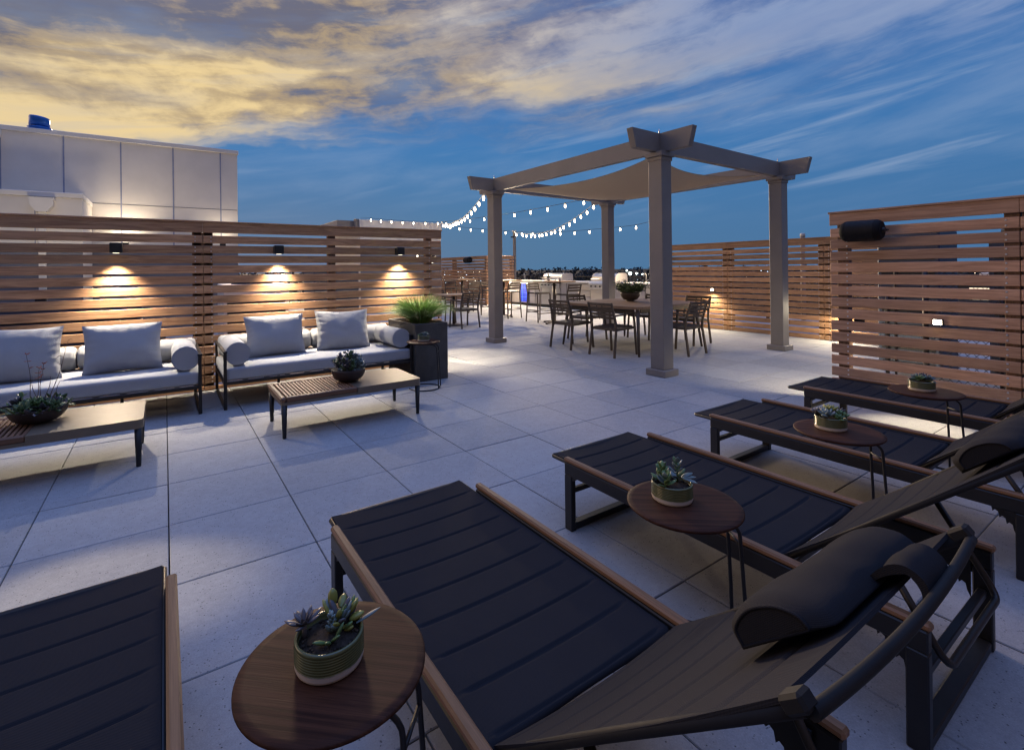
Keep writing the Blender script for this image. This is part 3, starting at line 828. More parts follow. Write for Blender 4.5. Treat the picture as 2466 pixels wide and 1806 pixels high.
# ------------------------------------------------------------------ loungers
def sling_grid(m, x0, x1, pts, nx, puffs, margin, puff=.0035, sag=.010, sideroll=.0):
    """pts: list of (pos Vector at x=0, normal Vector, s); pleats at s in puffs"""
    vs = []; fs = []; ny = len(pts)
    for p, nn, s_ in pts:
        lo = max([q for q in puffs if q <= s_ + 1e-6], default=None); hi = min([q for q in puffs if q > s_ + 1e-6], default=None)
        for k in range(nx + 1):
            t = k / nx; x = x0 + (x1 - x0) * t
            dxe = min(x - x0, x1 - x); off = -sag * (1 - (2 * t - 1) ** 2)
            if lo is not None and hi is not None:
                w = (s_ - lo) / (hi - lo); e = min(1.0, max(0.0, (dxe - margin) / .02))
                w = min(1.0, max(0.0, w)); off += puff * e * (min(1, 13 * min(w, 1 - w)) ** .5 - .9)
                if min(w, 1 - w) < .045: off -= .0035 * e
            vs.append(Vector((x, p[1], p[2])) + Vector(nn) * off)
    n1_ = nx + 1
    for i in range(ny - 1):
        for k in range(nx):
            fs.append([i * n1_ + k, i * n1_ + k + 1, (i + 1) * n1_ + k + 1, (i + 1) * n1_ + k])
    o = len(vs)
    # underside for thickness
    vs2 = []
    i = 0
    for p, nn, s_ in pts:
        for k in range(nx + 1):
            vs2.append(vs[i] - Vector(nn) * .006); i += 1
    m.add(vs, [f[::-1] for f in fs], True); m.add(vs2, fs, True)
    # edges
    for (ia, ib) in [(i * n1_, (i + 1) * n1_) for i in range(ny - 1)] + [(i * n1_ + nx, (i + 1) * n1_ + nx) for i in range(ny - 1)] + [(k, k + 1) for k in range(nx)] + [((ny - 1) * n1_ + k, (ny - 1) * n1_ + k + 1) for k in range(nx)]:
        m.add([vs[ia], vs[ib], vs2[ib], vs2[ia]], [[0, 1, 2, 3]])

HY, HZ = -1.06, .345                       # hinge of the backrest (local)
BD = Vector((0, -.745, .667)); BN = Vector((0, .667, .745))
def on_back(x, s, n): return Vector((x, HY, HZ)) + BD * s + BN * n
def catmull(P, n=4):
    out = []; P = [P[0]] + list(P) + [P[-1]]
    for i in range(1, len(P) - 2):
        p0, p1, p2, p3 = P[i - 1], P[i], P[i + 1], P[i + 2]
        for k in range(n):
            t = k / n
            out.append(tuple(.5 * (2 * b + (c - a) * t + (2 * a - 5 * b + 4 * c - d) * t * t + (3 * b - a - 3 * c + d) * t ** 3) for a, b, c, d in zip(p0, p1, p2, p3)))
    return out + [P[-2]]
def make_lounger(loc, label, pad_x=.09):
    r = empty('sun_lounger', loc, 0, label, 'sun lounger', 'black sling sun loungers in a row')
    # side rails
    m = M()
    for sx in (-1, 1):
        m.bx(sx * .341, sx * .309, -1.449, -.001, .280, .342, .004)
        m.prism([(-.052, .2795), (-.075, .2795), (-.075, .270), (-.052, .255)], sx * .335, sx * .315, 'yz')
        m.prism([(-1.398, .2795), (-1.365, .2795), (-1.365, .268), (-1.398, .25)], sx * .335, sx * .315, 'yz')
    m.bx(-.31, .31, -1.075, -1.045, .30, .325, .004)
    m.bx(-.31, .31, -.03, -.0, .29, .318, .004)
    # foot-end sling carrier
    m.tube([(-.304, -1.03, .324), (-.304, .126, .324), (-.300, .133, .324), (.300, .133, .324), (.304, .126, .324), (.304, -1.03, .324)], .0095, 10)
    m.build('frame', m_black, r)
    for y0, y1 in ((-.052, 0.0), (-1.45, -1.398)):
        m = M()
        for sx in (-1, 1): m.bx(sx * .341, sx * .309, y0, y1, .0, .2798, .004)
        ya, yb = y0 + .004, y1 - .004
        m.bx(-.3088, .3088, ya, yb, .004, .036, .004)
        ym = (y0 + y1) / 2
        m.bx(-.3088, .3088, ym - .012, ym + .012, .185, .210, .003)
        m.build('leg_frame', m_black, r)
    for sx in (-1, 1):
        m = M(); m.box((sx * .325, -.725, .3535), (.031, 1.46, .0215), .006); m.build('wood_rail', m_teak, r)
        # notched rack for the support bar
        m = M(); poly = [(-1.29, .330), (-1.29, .275)]
        for k in range(4):
            yb = -1.30 - k * .022
            poly += [(yb, .268 - k * .020), (yb - .008, .278 - k * .020), (yb - .018, .272 - k * .020), (yb - .022, .250 - k * .020)]
        poly += [(-1.397, .17), (-1.397, .330)]
        m.prism([p for p in poly], sx * .302, sx * .296, 'yz'); m.build('notched_rack', m_black, r)
    # seat sling
    m = M(); pts = []
    puffs = [.133 - .128 * k for k in range(10)][::-1]
    ss = []
    s_ = .133
    while s_ > -1.018: ss.append(s_); s_ -= .0035
    ss.append(-1.019)
    for s_ in ss: pts.append((Vector((0, s_, .3365)), Vector((0, 0, 1)), s_))
    for a in range(1, 8):
        t = a / 7 * PI * .75
        pts.append((Vector((0, -1.019 - .021 * math.sin(t), .3155 + .021 * math.cos(t))), Vector((0, -math.sin(t), math.cos(t))), -1.2))
    sling_grid(m, -.300, .300, pts, 26, puffs, .020)
    m.build('seat_sling', m_sling, r)
    # back frame: side tubes, corner caps, bowed top bar
    m = M()
    for sx in (-1, 1):
        m.tube([on_back(sx * .292, 0, -.004), on_back(sx * .292, .40, -.003), on_back(sx * .292, .785, -.004)], .0095, 10)
        m.bar(on_back(sx * .294, .768, .002), on_back(sx * .294, .800, .002), .026, .020, .004, side=(1, 0, 0))
    pts = [on_back(.292 * c, .792, -.010 - .014 * (1 - c * c)) for c in [-1 + k / 12 for k in range(25)]]
    m.tube(pts, .0078, 10, True, False, 1.15)
    m.build('back_frame', m_matte, r)
    m = M(); pts = []; s_ = .0
    while s_ < .772:
        n = -.008 * math.sin(PI * s_ / .78)
        pts.append((on_back(0, s_, n + .010), BN, s_)); s_ += .008
    sling_grid(m, -.300, .300, pts, 26, [.03 + .105 * k for k in range(8)], .012, .003, .012)
    m.v = [tuple(Vector(v) - BD * (.028 * max(0.0, 1 - (v[0] / .3) ** 2) * max(0.0, ((Vector(v) - Vector((v[0], HY, HZ))).dot(BD) - .6) / .172))) for v in m.v]
    m.build('back_sling', m_sling, r)
    # U-shaped support bar
    m = M(); xx = .262
    a0, a1 = Vector((-xx, -1.285, .535)), Vector((-xx, -1.472, .225))
    pl_ = [a0, a1 + Vector((0, .028, .046))] + [a1 + Vector((.035 * (1 - math.cos(t)), .028 * (1 - math.sin(t)), .046 * (1 - math.sin(t)))) for t in [k * PI / 12 for k in range(1, 7)]]
    pts = pl_ + [Vector((-p.x, p.y, p.z)) for p in pl_[::-1]]
    m.tube(pts, .0105, 10)
    m.build('support_bar', m_dark, r)
    # headrest: rounded pad with a strap over the top edge
    m = M()
    prof = [(.545, .006), (.546, .040), (.560, .053), (.595, .063), (.635, .066), (.675, .060), (.705, .044), (.722, .026), (.726, .006)]
    prof = catmull(prof)
    N = 30; vs = []; fs = []; P_ = len(prof); w = .192
    for k in range(N + 1):
        t = -1 + 2 * k / N; e = 1 - .30 * max(0, (abs(t) - .80) / .20) ** 2.4
        for (s_, n_) in prof:
            cs, cn = .636, .036
            vs.append(on_back(pad_x + w * t, cs + (s_ - cs) * e, cn + (n_ - cn) * e + .006 * noise.noise(Vector((t * 2.6, s_ * 11, pad_x))) * (1 if n_ > .03 else 0)))
    for k in range(N):
        for i in range(P_):
            j = (i + 1) % P_
            fs.append([k * P_ + i, k * P_ + j, (k + 1) * P_ + j, (k + 1) * P_ + i])
    m.add(vs, fs, True)
    m.add(vs[:P_], [list(range(P_))[::-1]]); m.add(vs[-P_:], [list(range(P_))])
    for k in (0, N): m.tube([vs[k * P_ + i] for i in range(P_)], .0028, 6, False, True)
    hr = m.build('headrest', m_pad, r)
    m = M(); sw = .048
    outer = [(.700, .020), (.722, .026), (.745, .032), (.766, .034), (.786, .028), (.798, .014), (.802, -.006), (.792, -.026), (.780, -.034)]
    inner = [(.776, -.026), (.783, -.016), (.786, -.002), (.783, .012), (.774, .016), (.758, .018), (.740, .018), (.722, .016), (.700, .012)]
    outer = catmull([(.752 + (a - .752) * .78, b_ * .85) for a, b_ in outer]); inner = catmull([(.752 + (a - .752) * .78, b_ * .85) for a, b_ in inner])
    P2 = outer + inner; n2_ = len(P2); vs = []; fs = []; N = 10
    for k in range(N + 1):
        t = -1 + 2 * k / N
        for s_, n_ in P2: vs.append(on_back(pad_x + .03 + sw * t, s_, n_ + .0015 * math.sin(t * 4 + s_ * 60)))
    for k in range(N):
        for i in range(n2_):
            j = (i + 1) % n2_; fs.append([k * n2_ + i, k * n2_ + j, (k + 1) * n2_ + j, (k + 1) * n2_ + i])
    m.add(vs, fs, True)
    q_ = len(outer)
    for o_ in (0, N * n2_):
        m.add(vs[o_:o_ + n2_], [[i, i + 1, n2_ - 2 - i, n2_ - 1 - i] for i in range(q_ - 1)])
    m.build('strap', m_pad, hr)
    return r
LY = -3.05
L1 = make_lounger((.852, LY, 0), 'largest black lounger, closest headrest to the camera, beside the nearest round table')
again(L1, (2.040, LY, 0), None, 'black lounger partly under the table of broad paddle succulents')
again(L1, (3.325, LY, 0), None, 'black lounger partly under the table of plump pale succulents')
again(L1, (4.622, LY, 0), None, 'black lounger farthest back, right against the weathered screen')
again(L1, (-.322, LY, 0), None, 'lone black lounger cut off by the photo corner, only foot end showing')

# ------------------------------------------------------------------ sofas
def cyl_cushion(m, p, q, r, n=28, gather=True, seed=0):
    p, q = Vector(p), Vector(q); d = q - p; L = d.length; d.normalize()
    u = Vector((0, 0, 1)) if abs(d.z) < .9 else Vector((1, 0, 0)); s = d.cross(u).normalized(); u = s.cross(d)
    prof = []
    if gather:
        for a in range(7): t = a / 6 * PI / 2; prof.append((r * (.62 + .38 * math.sin(t)), .045 * (1 - math.cos(t))))
        for k in range(1, 14): prof.append((r * (1 + .006 * math.sin(k)), .045 + (L - .09) * k / 14))
        for a in range(7): t = PI / 2 - a / 6 * PI / 2; prof.append((r * (.62 + .38 * math.sin(t)), L - .045 * (1 - math.cos(t))))
    else:
        prof = [(r - .004, 0), (r, .004)] + [(r * (1 + .004 * math.sin(k * 1.7)), .004 + (L - .008) * k / 16) for k in range(1, 16)] + [(r, L - .004), (r - .004, L)]
    vs = []; N = len(prof)
    for i, (rr_, z) in enumerate(prof):
        for k in range(n):
            a = 2 * PI * k / n; w = 1.0
            if gather:
                e = max(0, 1 - min(z, L - z) / .13); w = 1 + e * .022 * math.sin(a * 11 + seed) * (1 if rr_ > r * .7 else .3)
            w += .008 * noise.noise(Vector((a * 1.3, z * 7, seed)))
            vs.append(p + d * z + (s * math.cos(a) + u * math.sin(a)) * rr_ * w)
    fs = []
    for i in range(N - 1):
        for k in range(n):
            l = (k + 1) % n; fs.append([i * n + k, (i + 1) * n + k, (i + 1) * n + l, i * n + l])
    m.add(vs, fs, True); o = len(m.v) - len(vs)
    m.f.append([o + k for k in range(n)]); m.k.append(m.mi); m.sm.append(False)
    m.f.append([o + (N - 1) * n + k for k in range(n)][::-1]); m.k.append(m.mi); m.sm.append(False)
    if not gather:
        for i in (1, N - 2):
            m.tube([vs[i * n + k] for k in range(n)], .003, 6, False, True)
def make_sofa(x0, label):
    LN = 1.985
    r = empty('sofa', (x0, .44, 0), 0, label, 'sofa', 'daybed sofas against the slatted screen')
    m = M(); D1 = .955
    for x in (0, LN - .028):
        m.bx(x, x + .028, 0, .032, 0, .552, .003); m.bx(x, x + .028, D1 - .032, D1, 0, .552, .003)
        m.bx(x + .001, x + .027, .032, D1 - .032, .0, .026, .003)
        m.bx(x + .001, x + .027, .032, D1 - .032, .240, .268, .003)
        m.bx(x - .006, x + .034, -.004, D1 + .004, .552, .568, .004)
    m.bx(.028, LN - .028, .002, .030, .238, .270, .003); m.bx(.028, LN - .028, D1 - .030, D1 - .002, .238, .270, .003)
    m.bx(.028, LN - .028, D1 - .028, D1 - .004, .54, .565, .003)
    for k in range(1, 10): m.bx(k * LN / 10 - .02, k * LN / 10 + .02, .030, D1 - .030, .252, .270, .002)
    for x in (LN / 3, 2 * LN / 3): m.bx(x - .014, x + .014, D1 - .030, D1 - .004, 0, .238, .003)
    m.build('frame', m_dark, r)
    m = M(); m.rbox((LN / 2, .46, .3385), (LN - .01, .90, .131), .030, 15, .012, .004); m.build('seat_cushion', m_cush, r)
    for x in (.128, LN - .128):
        m = M(); cyl_cushion(m, (x, .03, .532), (x, .70, .530), .110, 40, False, x); m.build('arm_bolster', m_cush, r)
    for a, b_ in ((.015, LN / 2 - .004), (LN / 2 + .004, LN - .015)):
        m = M(); cyl_cushion(m, (a, .775, .528), (b_, .775, .528), .112, 40, True, a * 3); m.build('back_bolster', m_pill, r)
    return r
S2 = make_sofa(.462, 'right pale grey daybed sofa beside the tall grass planter')
S1 = again(S2, (-1.705, .44, 0), None, 'left pale grey daybed sofa, behind the bowl with red flower stalks')

def pillow(loc, rz, tilt, w, h, t, label, seed):
    m = M(); N = 26; rr = random.Random(seed)
    vs = []; fs = []
    for side in (1, -1):
        for j in range(N + 1):
            for i in range(N + 1):
                u, v = -1 + 2 * i / N, -1 + 2 * j / N
                uu, vv = u * (1 - .075 * (1 - v * v) * abs(u) ** 3), v * (1 - .075 * (1 - u * u) * abs(v) ** 3)
                th = (max(0, 1 - abs(u) ** 2.6) ** .62) * (max(0, 1 - abs(v) ** 2.6) ** .62)
                ed = max(abs(u), abs(v))
                wr = .012 * noise.noise(Vector((u * 2.0, v * 2.0, seed))) * (1 - ed ** 4)
                k = max(0, (ed - .6) / .4) * (1 - max(0, (ed - .93) / .07))
                wr += .006 * k * math.sin((v if abs(u) > abs(v) else u) * 23 + 5 * noise.noise(Vector((u * 2, v * 2, seed + 3))))
                # top edge chopped slightly forward, bottom heavier
                th *= 1 + .18 * (-v)
                vs.append((uu * w / 2, -side * (t / 2 * th + (wr if side > 0 else wr * .6) * (1 if th > .02 else 0)) - .025 * (v + 1) * 0, vv * h / 2 + .006 * math.sin(u * 2.3 + seed)))
    n = N + 1
    for s_ in range(2):
        for j in range(N):
            for i in range(N):
                q = [s_ * n * n + j * n + i, s_ * n * n + j * n + i + 1, s_ * n * n + (j + 1) * n + i + 1, s_ * n * n + (j + 1) * n + i]
                fs.append(q if s_ == 0 else q[::-1])
    m.add(vs, fs, True)
    o = m.build('throw_pillow', m_pill)
    o.location = loc; o.rotation_euler = (R_(tilt), 0, R_(rz))
    return tag(o, label, 'pillow', 'pale throw pillows on the sofas')
zc = .408
pillow((1.02, .95, zc + .222), 3, -17, .63, .47, .20, 'pale pillow left of centre on the right sofa, under the middle wall lamp', 1.3)
pillow((1.765, .93, zc + .226), -4, -15, .63, .48, .20, 'pale pillow on the right sofa nearest the tall grass planter', 4.1)
pillow((-.335, .88, zc + .224), 3, -16, .62, .47, .20, 'pale pillow right of centre on the left sofa, under the left wall lamp', 7.7)
pillow((-1.085, .86, zc + .228), 2, -14, .63, .49, .20, 'pale pillow at the photo edge on the left sofa, behind the red flower stalks', 9.2)

# ------------------------------------------------------------------ coffee tables
def coffee_table(x0, label):
    LX, LYY = 1.225, .615
    r = empty('coffee_table', (x0, -.785, 0), 0, label, 'coffee table', 'low coffee tables, half slatted wood and half metal')
    m = M(); R0 = .045
    def rr_poly(xa, xb, ya, yb, rad, corners):
        pts = []
        for (cx_, cy_, a0, key) in ((xa, ya, 180, 'a'), (xb, ya, 270, 'b'), (xb, yb, 0, 'c'), (xa, yb, 90, 'd')):
            if key in corners:
                ox = rad if cx_ == xa else -rad; oy = rad if cy_ == ya else -rad
                for k in range(7):
                    t = R_(a0 + 90 * k / 6); pts.append((cx_ + ox + rad * math.cos(t), cy_ + oy + rad * math.sin(t)))
            else: pts.append((cx_, cy_))
        return pts
    m.prism(rr_poly(.6215, LX, 0, LYY, R0, 'bc'), .268, .330, 'xy')
    m.build('metal_top', m_tablemetal, r)
    m = M(); m.prism(rr_poly(0.004, .62, .004, LYY - .004, R0, 'ad'), .268, .292, 'xy'); m.build('apron', m_tablemetal, r)
    m = M()
    m.bx(.045, .6195, .0, .045, .2925, .333, .006); m.bx(.045, .6195, LYY - .045, LYY, .2925, .333, .006)
    m.bx(-.002, .043, .0, LYY, .2925, .333, .012); m.bx(.597, .6195, .0455, LYY - .0455, .2925, .3325, .003)
    m.build('wood_border', m_teakx, r)
    m = M()
    n = 19
    for k in range(n):
        x = .050 + k * (.5445 / n); m.bx(x, x + .0195, .0455, LYY - .0455, .305, .331, .003)
    m.build('slats', m_teakslat, r)
    for cx_, cy_ in ((.03, .03), (.03, LYY - .03), (LX - .03, .03), (LX - .03, LYY - .03)):
        m = M(); m.lathe([(.0135, 0), (.015, .004), (.024, .2675)], 20, (cx_, cy_, 0)); m.build('leg', m_black, r)
    return r
CT = coffee_table(.752, 'right coffee table, half slatted wood, standing before the right sofa')
again(CT, (-1.362, -.785, 0), None, 'left coffee table cut by the photo edge, holding the bowl with red flower stalks')
bowl_plant((1.385, -.49, .3335), 'dark bowl of mounded grey and purple succulents on the right coffee table', 'mound', .150, .112, 21)
bowl_plant((-.735, -.43, .3335), 'wide dark bowl of succulents with tall red flower stalks on the left coffee table', 'flowers', .160, .098, 22)

# ------------------------------------------------------------------ pergola
PG = R_(1.3); SX, SY = 3.04, 3.55
pg = empty('pergola', (5.13, -1.05, 0), PG, 'taupe four-post pergola with tan shade cloth over the dining table', 'pergola')
for px, py in ((0, 0), (SX, 0), (0, SY), (SX, SY)):
    m = M(); h = .0975
    m.bx(px - h, px + h, py - h, py + h, .080, 2.66, .006)
    m.bx(px - .108, px + .108, py - .108, py + .108, 2.648, 2.692, .005)
    m.bx(px - .128, px + .128, py - .128, py + .128, 2.6925, 2.7545, .006)
    po = m.build('post', m_taupe, pg)
    m = M(); m.bx(px - .14, px + .14, py - .14, py + .14, 0, .0805, .006); m.build('post_base', m_taupe, po)
    m = M(); m.tube([(px, py, 2.98), (px, py, 3.055)], .008, 8); m.build('anchor_rod', m_steel, po)
BT, BB = 2.985, 2.755; OVY, OBY, OVX, OBX = .485, .425, .565, .50; hw = .042
for px in (0, SX):
    m = M(); m.prism([(-OVY, BT), (-OBY, BB), (SY + OBY, BB), (SY + OVY, BT)], px - hw, px + hw, 'yz'); m.build('beam', m_taupe, pg)
for py in (0, SY):
    m = M(); m.prism([(-OVX, BT - .002), (-OBX, BB + .002), (SX + OBX, BB + .002), (SX + OVX, BT - .002)], py - hw, py + hw, 'xz'); m.build('beam', m_taupe, pg)
m = M(); N = 28; vs = []
i0 = .16
for j in range(N + 1):
    for i in range(N + 1):
        u, v = i / N, j / N
        cu = 4 * u * (1 - u); cv = 4 * v * (1 - v)
        x = i0 + (SX - 2 * i0) * u; y = i0 + (SY - 2 * i0) * v
        x += (.30 * cv) * (1 - 2 * u) * (.35 + .65 * abs(1 - 2 * u)); y += (.30 * cu) * (1 - 2 * v) * (.35 + .65 * abs(1 - 2 * v))
        z = 2.80 - .075 * (cu + cv) - .09 * cu * cv
        vs.append((x, y, z))
q = [[j * (N + 1) + i, j * (N + 1) + i + 1, (j + 1) * (N + 1) + i + 1, (j + 1) * (N + 1) + i] for j in range(N) for i in range(N)]
m.add(vs, q, True); m.add([(x, y, z - .004) for x, y, z in vs], [f[::-1] for f in q], True)
m.build('shade_canopy', m_canopy, pg)
m = M()
for u, v, cx_, cy_ in ((0, 0, 0, 0), (1, 0, SX, 0), (0, 1, 0, SY), (1, 1, SX, SY)):
    k = v * N * (N + 1) + u * N
    m.tube([vs[k], (cx_ + (.06 if u == 0 else -.06), cy_ + (.06 if v == 0 else -.06), 2.84)], .006, 6)
m.build('turnbuckle', m_steel, pg)

# ------------------------------------------------------------------ dining set
TCX, TCY = 6.66, .745
dt = empty('dining_table', (TCX, TCY, 0), PG, 'large square wood dining table with bowed edges under the pergola', 'dining table')
m = M(); poly = []; hs = .855
for side in range(4):
    for k in range(14):
        t = -1 + 2 * k / 14; x = t * hs * .93; y = -hs + .055 * t * t
        if abs(t) > .93: y += .03
        c, s = math.cos(side * PI / 2), math.sin(side * PI / 2); poly.append((x * c - y * s, x * s + y * c))
m.prism(poly, .700, .742, 'xy'); m.build('table_top', m_tabletop, dt)
m = M(); m.bx(-.66, .66, -.74, -.715, .64, .699); m.bx(-.66, .66, .715, .74, .64, .699); m.bx(-.74, -.715, -.66, .66, .64, .699); m.bx(.715, .74, -.66, .66, .64, .699)
m.build('apron', m_chair, dt)
for sx in (-1, 1):
    for sy in (-1, 1):
        m = M(); m.tube([(sx * .815, sy * .815, 0), (sx * .745, sy * .745, .699)], [.017, .029], 14); m.build('leg', m_chair, dt)
bowl_plant((TCX + .22, TCY + .19, .7425), 'footed dark bowl of wild greenery on the dining table', 'wild', .170, .145, 31, True)

def make_chair(loc, rz, label):
    r = empty('dining_chair', loc, rz, label, 'chair', 'slatted dark chairs round the dining table')
    for sx in (-1, 1):
        m = M(); x = sx * .232
        m.bar((x * 1.05, -.265, 0), (x, -.205, .40), .030, .034, .005, side=(1, 0, 0))
        m.bar((x, -.2055, .395), (x * .99, -.215, .55), .030, .034, .005, side=(1, 0, 0))
        m.bar((x * .99, -.2145, .545), (x * .96, -.300, .815), .030, .032, .005, side=(1, 0, 0))
        m.build('leg', m_chair, r)
        m = M(); m.bar((x * 1.05, .265, 0), (x * 1.0, .215, .618), .030, .034, .005, side=(1, 0, 0)); m.build('leg', m_chair, r)
        m = M(); m.bar((x, -.236, .622), (x, .235, .634), .042, .022, .005); m.build('armrest', m_chair, r)
    m = M()
    m.bar((-.215, -.19, .408), (.215, -.19, .408), .022, .04, .003); m.bar((-.216, .20, .418), (.216, .20, .418), .022, .04, .003)
    m.bar((-.222, -.19, .408), (-.222, .21, .418), .022, .038, .003); m.bar((.222, -.19, .408), (.222, .21, .418), .022, .038, .003)
    for k in range(8):
        x = -.185 + k * .0529; m.bar((x, -.20, .432), (x, .215, .442), .042, .012, .003)
    m.build('seat', m_chair, r)
    m = M()
    for k in range(5):
        t = k / 4; z = .585 + .205 * t; y = -.226 - .070 * t
        for a in range(6):
            x0, x1 = -.212 + .0707 * a, -.212 + .0707 * (a + 1); b0, b1 = -.022 * (1 - (x0 / .212) ** 2), -.022 * (1 - (x1 / .212) ** 2)
            m.bar((x0, y + b0, z), (x1 + .001, y + b1, z), .013, .034 if k < 4 else .042, .002)
    m.bar((-.05, -.243, .56), (-.05, -.312, .79), .02, .010, .002, side=(1, 0, 0)); m.bar((.05, -.243, .56), (.05, -.312, .79), .02, .010, .002, side=(1, 0, 0))
    m.build('backrest', m_chair, r)
    return r
c0 = make_chair((5.735, 1.225, 0), R_(-88), 'dining chair with its back to the sofas, nearer the kitchen')
again(c0, (5.745, .315, 0), R_(-87), 'dining chair with its back to the sofas, left of the front pergola post')
again(c0, (6.69, -.235, 0), R_(3), 'dining chair seen from behind just right of the front pergola post')
again(c0, (7.655, .29, 0), R_(92), 'dining chair facing left with its back against the lit tan screen')
again(c0, (7.64, 1.19, 0), R_(91), 'dining chair mostly hidden behind the front post and the table bowl')
again(c0, (6.60, 1.735, 0), R_(180), 'dining chair across the table before the kitchen, only its top and legs showing')

# cafe table with chairs
cf = empty('cafe_table', (5.79, 5.40, 0), 0, 'low square wood pedestal table half hidden by the sofa screen end', 'table')
m = M(); m.bx(-.38, .38, -.38, .38, .715, .745, .006); m.build('table_top', m_bartop, cf)
m = M(); m.tube([(0, 0, .03), (0, 0, .714)], .035, 16); m.build('pedestal', m_chair, cf)
m = M(); m.lathe([(.25, 0), (.25, .012), (.05, .03)], 28); m.build('base', m_chair, cf)
c = again(c0, (5.765, 4.84, 0), R_(2), 'armchair at the low pedestal table, seen from behind beside the left pergola post'); c['group'] = 'armchairs at the low pedestal table'
c = again(c0, (5.80, 6.02, 0), R_(182), 'armchair at the low pedestal table facing the camera, partly hidden'); c['group'] = 'armchairs at the low pedestal table'

def bar_table(loc, label):
    r = empty('bar_table', loc, 0, label, 'bar table', 'tall pedestal bar tables in front of the kitchen')
    m = M(); m.bx(-.37, .37, -.37, .37, 1.00, 1.028, .006); m.build('table_top', m_bartop, r)
    m = M(); m.tube([(0, 0, .05), (0, 0, .999)], .036, 16); m.bx(-.20, .20, -.025, .025, .975, .9995); m.bx(-.025, .025, -.2, .2, .974, .9985); m.build('pedestal', m_chair, r)
    m = M()
    for k in range(4):
        a = k * PI / 2 + .2; d = Vector((math.cos(a), math.sin(a), 0))
        m.bar(Vector((0, 0, .055)) + d * .02, d * .33 + Vector((0, 0, .022)), .05, .03, .004); m.lathe([(.03, 0), (.028, .012)], 12, tuple(d * .31))
    m.build('base', m_chair, r)
    return r
bt = bar_table((7.9, 8.6, 0), 'tall bar table farthest left, before the corner of the far screen')
again(bt, (7.9, 6.3, 0), None, 'middle tall bar table, its pedestal hidden behind the left pergola post')
again(bt, (7.9, 4.15, 0), None, 'tall bar table with a small vase, in front of the left grill')
v = empty('flower_vase', (7.78, 4.22, 1.0285), 0, 'small vase with a pale flower on a tall bar table', 'vase')
m = M(); m.lathe([(.03, 0), (.042, .02), (.045, .05), (.034, .08), (.036, .09), (.030, .09)], 20); m.build('vase', m_conc, v)
m = M(); rr = random.Random(8); m.mi = 0
for _ in range(40):
    thin_leaf(m, (rr.uniform(-.02, .02), rr.uniform(-.02, .02), .085), (rr.uniform(-1, 1), rr.uniform(-1, 1), rr.uniform(.4, 1.6)), rr.uniform(.03, .07), .018, rr)
m.mi = 1; rosette(m, (0, 0, .14), .045, 14, rr, 80, 20, .5, .12)
m.build('flowers', [m_herb, m_cush], v)
v = empty('candle_glass', (7.97, 4.02, 1.0285), 0, 'small clear candle glass beside the vase on the tall bar table', 'glass')
m = M(); m.lathe([(.03, 0), (.034, .004), (.036, .08), (.033, .08), (.030, .012)], 20); m.build('glass', m_conc, v)

def stool(loc, rz, label):
    r = empty('bar_stool', loc, rz, label, 'bar stool', 'dark slatted bar stools at the tall tables')
    for sx in (-1, 1):
        x = sx * .205; m = M()
        m.bar((x * 1.10, -.235, 0), (x, -.185, .70), .026, .03, .004, side=(1, 0, 0)); m.bar((x, -.186, .695), (x * .97, -.255, .965), .026, .028, .004, side=(1, 0, 0)); m.build('leg', m_chair, r)
        m = M(); m.bar((x * 1.10, .235, 0), (x, .19, .70), .026, .03, .004, side=(1, 0, 0)); m.build('leg', m_chair, r)
    m = M()
    for z, k in ((.30, 1.07), (.26, 1.075)):
        a = .205 * k
        m.bar((-a, -.215, z), (-a, .218, z), .016, .02, .002); m.bar((a, -.215, z), (a, .218, z), .016, .02, .002)
    m.bar((-.22, .218, .22), (.22, .218, .22), .016, .022, .002); m.bar((-.22, -.216, .24), (.22, -.216, .24), .016, .022, .002)
    m.build('footrest', m_chair, r)
    m = M(); m.bx(-.205, .205, -.19, .20, .700, .722, .003)
    for k in range(7):
        x = -.18 + k * .06; m.bar((x, -.195, .729), (x, .205, .735), .05, .012, .003)
    m.build('seat', m_chair, r)
    m = M()
    for k in range(3):
        t = k / 2; z = .815 + .125 * t; y = -.215 - .033 * t
        for a in range(4):
            x0, x1 = -.19 + .095 * a, -.19 + .095 * (a + 1); b0, b1 = -.02 * (1 - (x0 / .19) ** 2), -.02 * (1 - (x1 / .19) ** 2)
            m.bar((x0, y + b0, z), (x1 + .001, y + b1, z), .013, .042, .002)
    m.build('backrest', m_chair, r)
    return r
s0 = stool((7.86, 9.07, 0), R_(180), 'bar stool on the kitchen side of the farthest left bar table')
again(s0, (7.9, 8.07, 0), 0, 'bar stool on the near side of the farthest left bar table')
again(s0, (7.88, 6.86, 0), R_(180), 'bar stool just left of the left pergola post, lower legs splayed')
again(s0, (7.86, 5.96, 0), 0, 'bar stool just right of the left pergola post, in front of the blue fridge')
again(s0, (7.86, 4.70, 0), R_(181), 'bar stool left of the vase table, right of the blue fridge')
again(s0, (7.92, 3.70, 0), R_(2), 'bar stool right of the vase table, before the steel drawers')

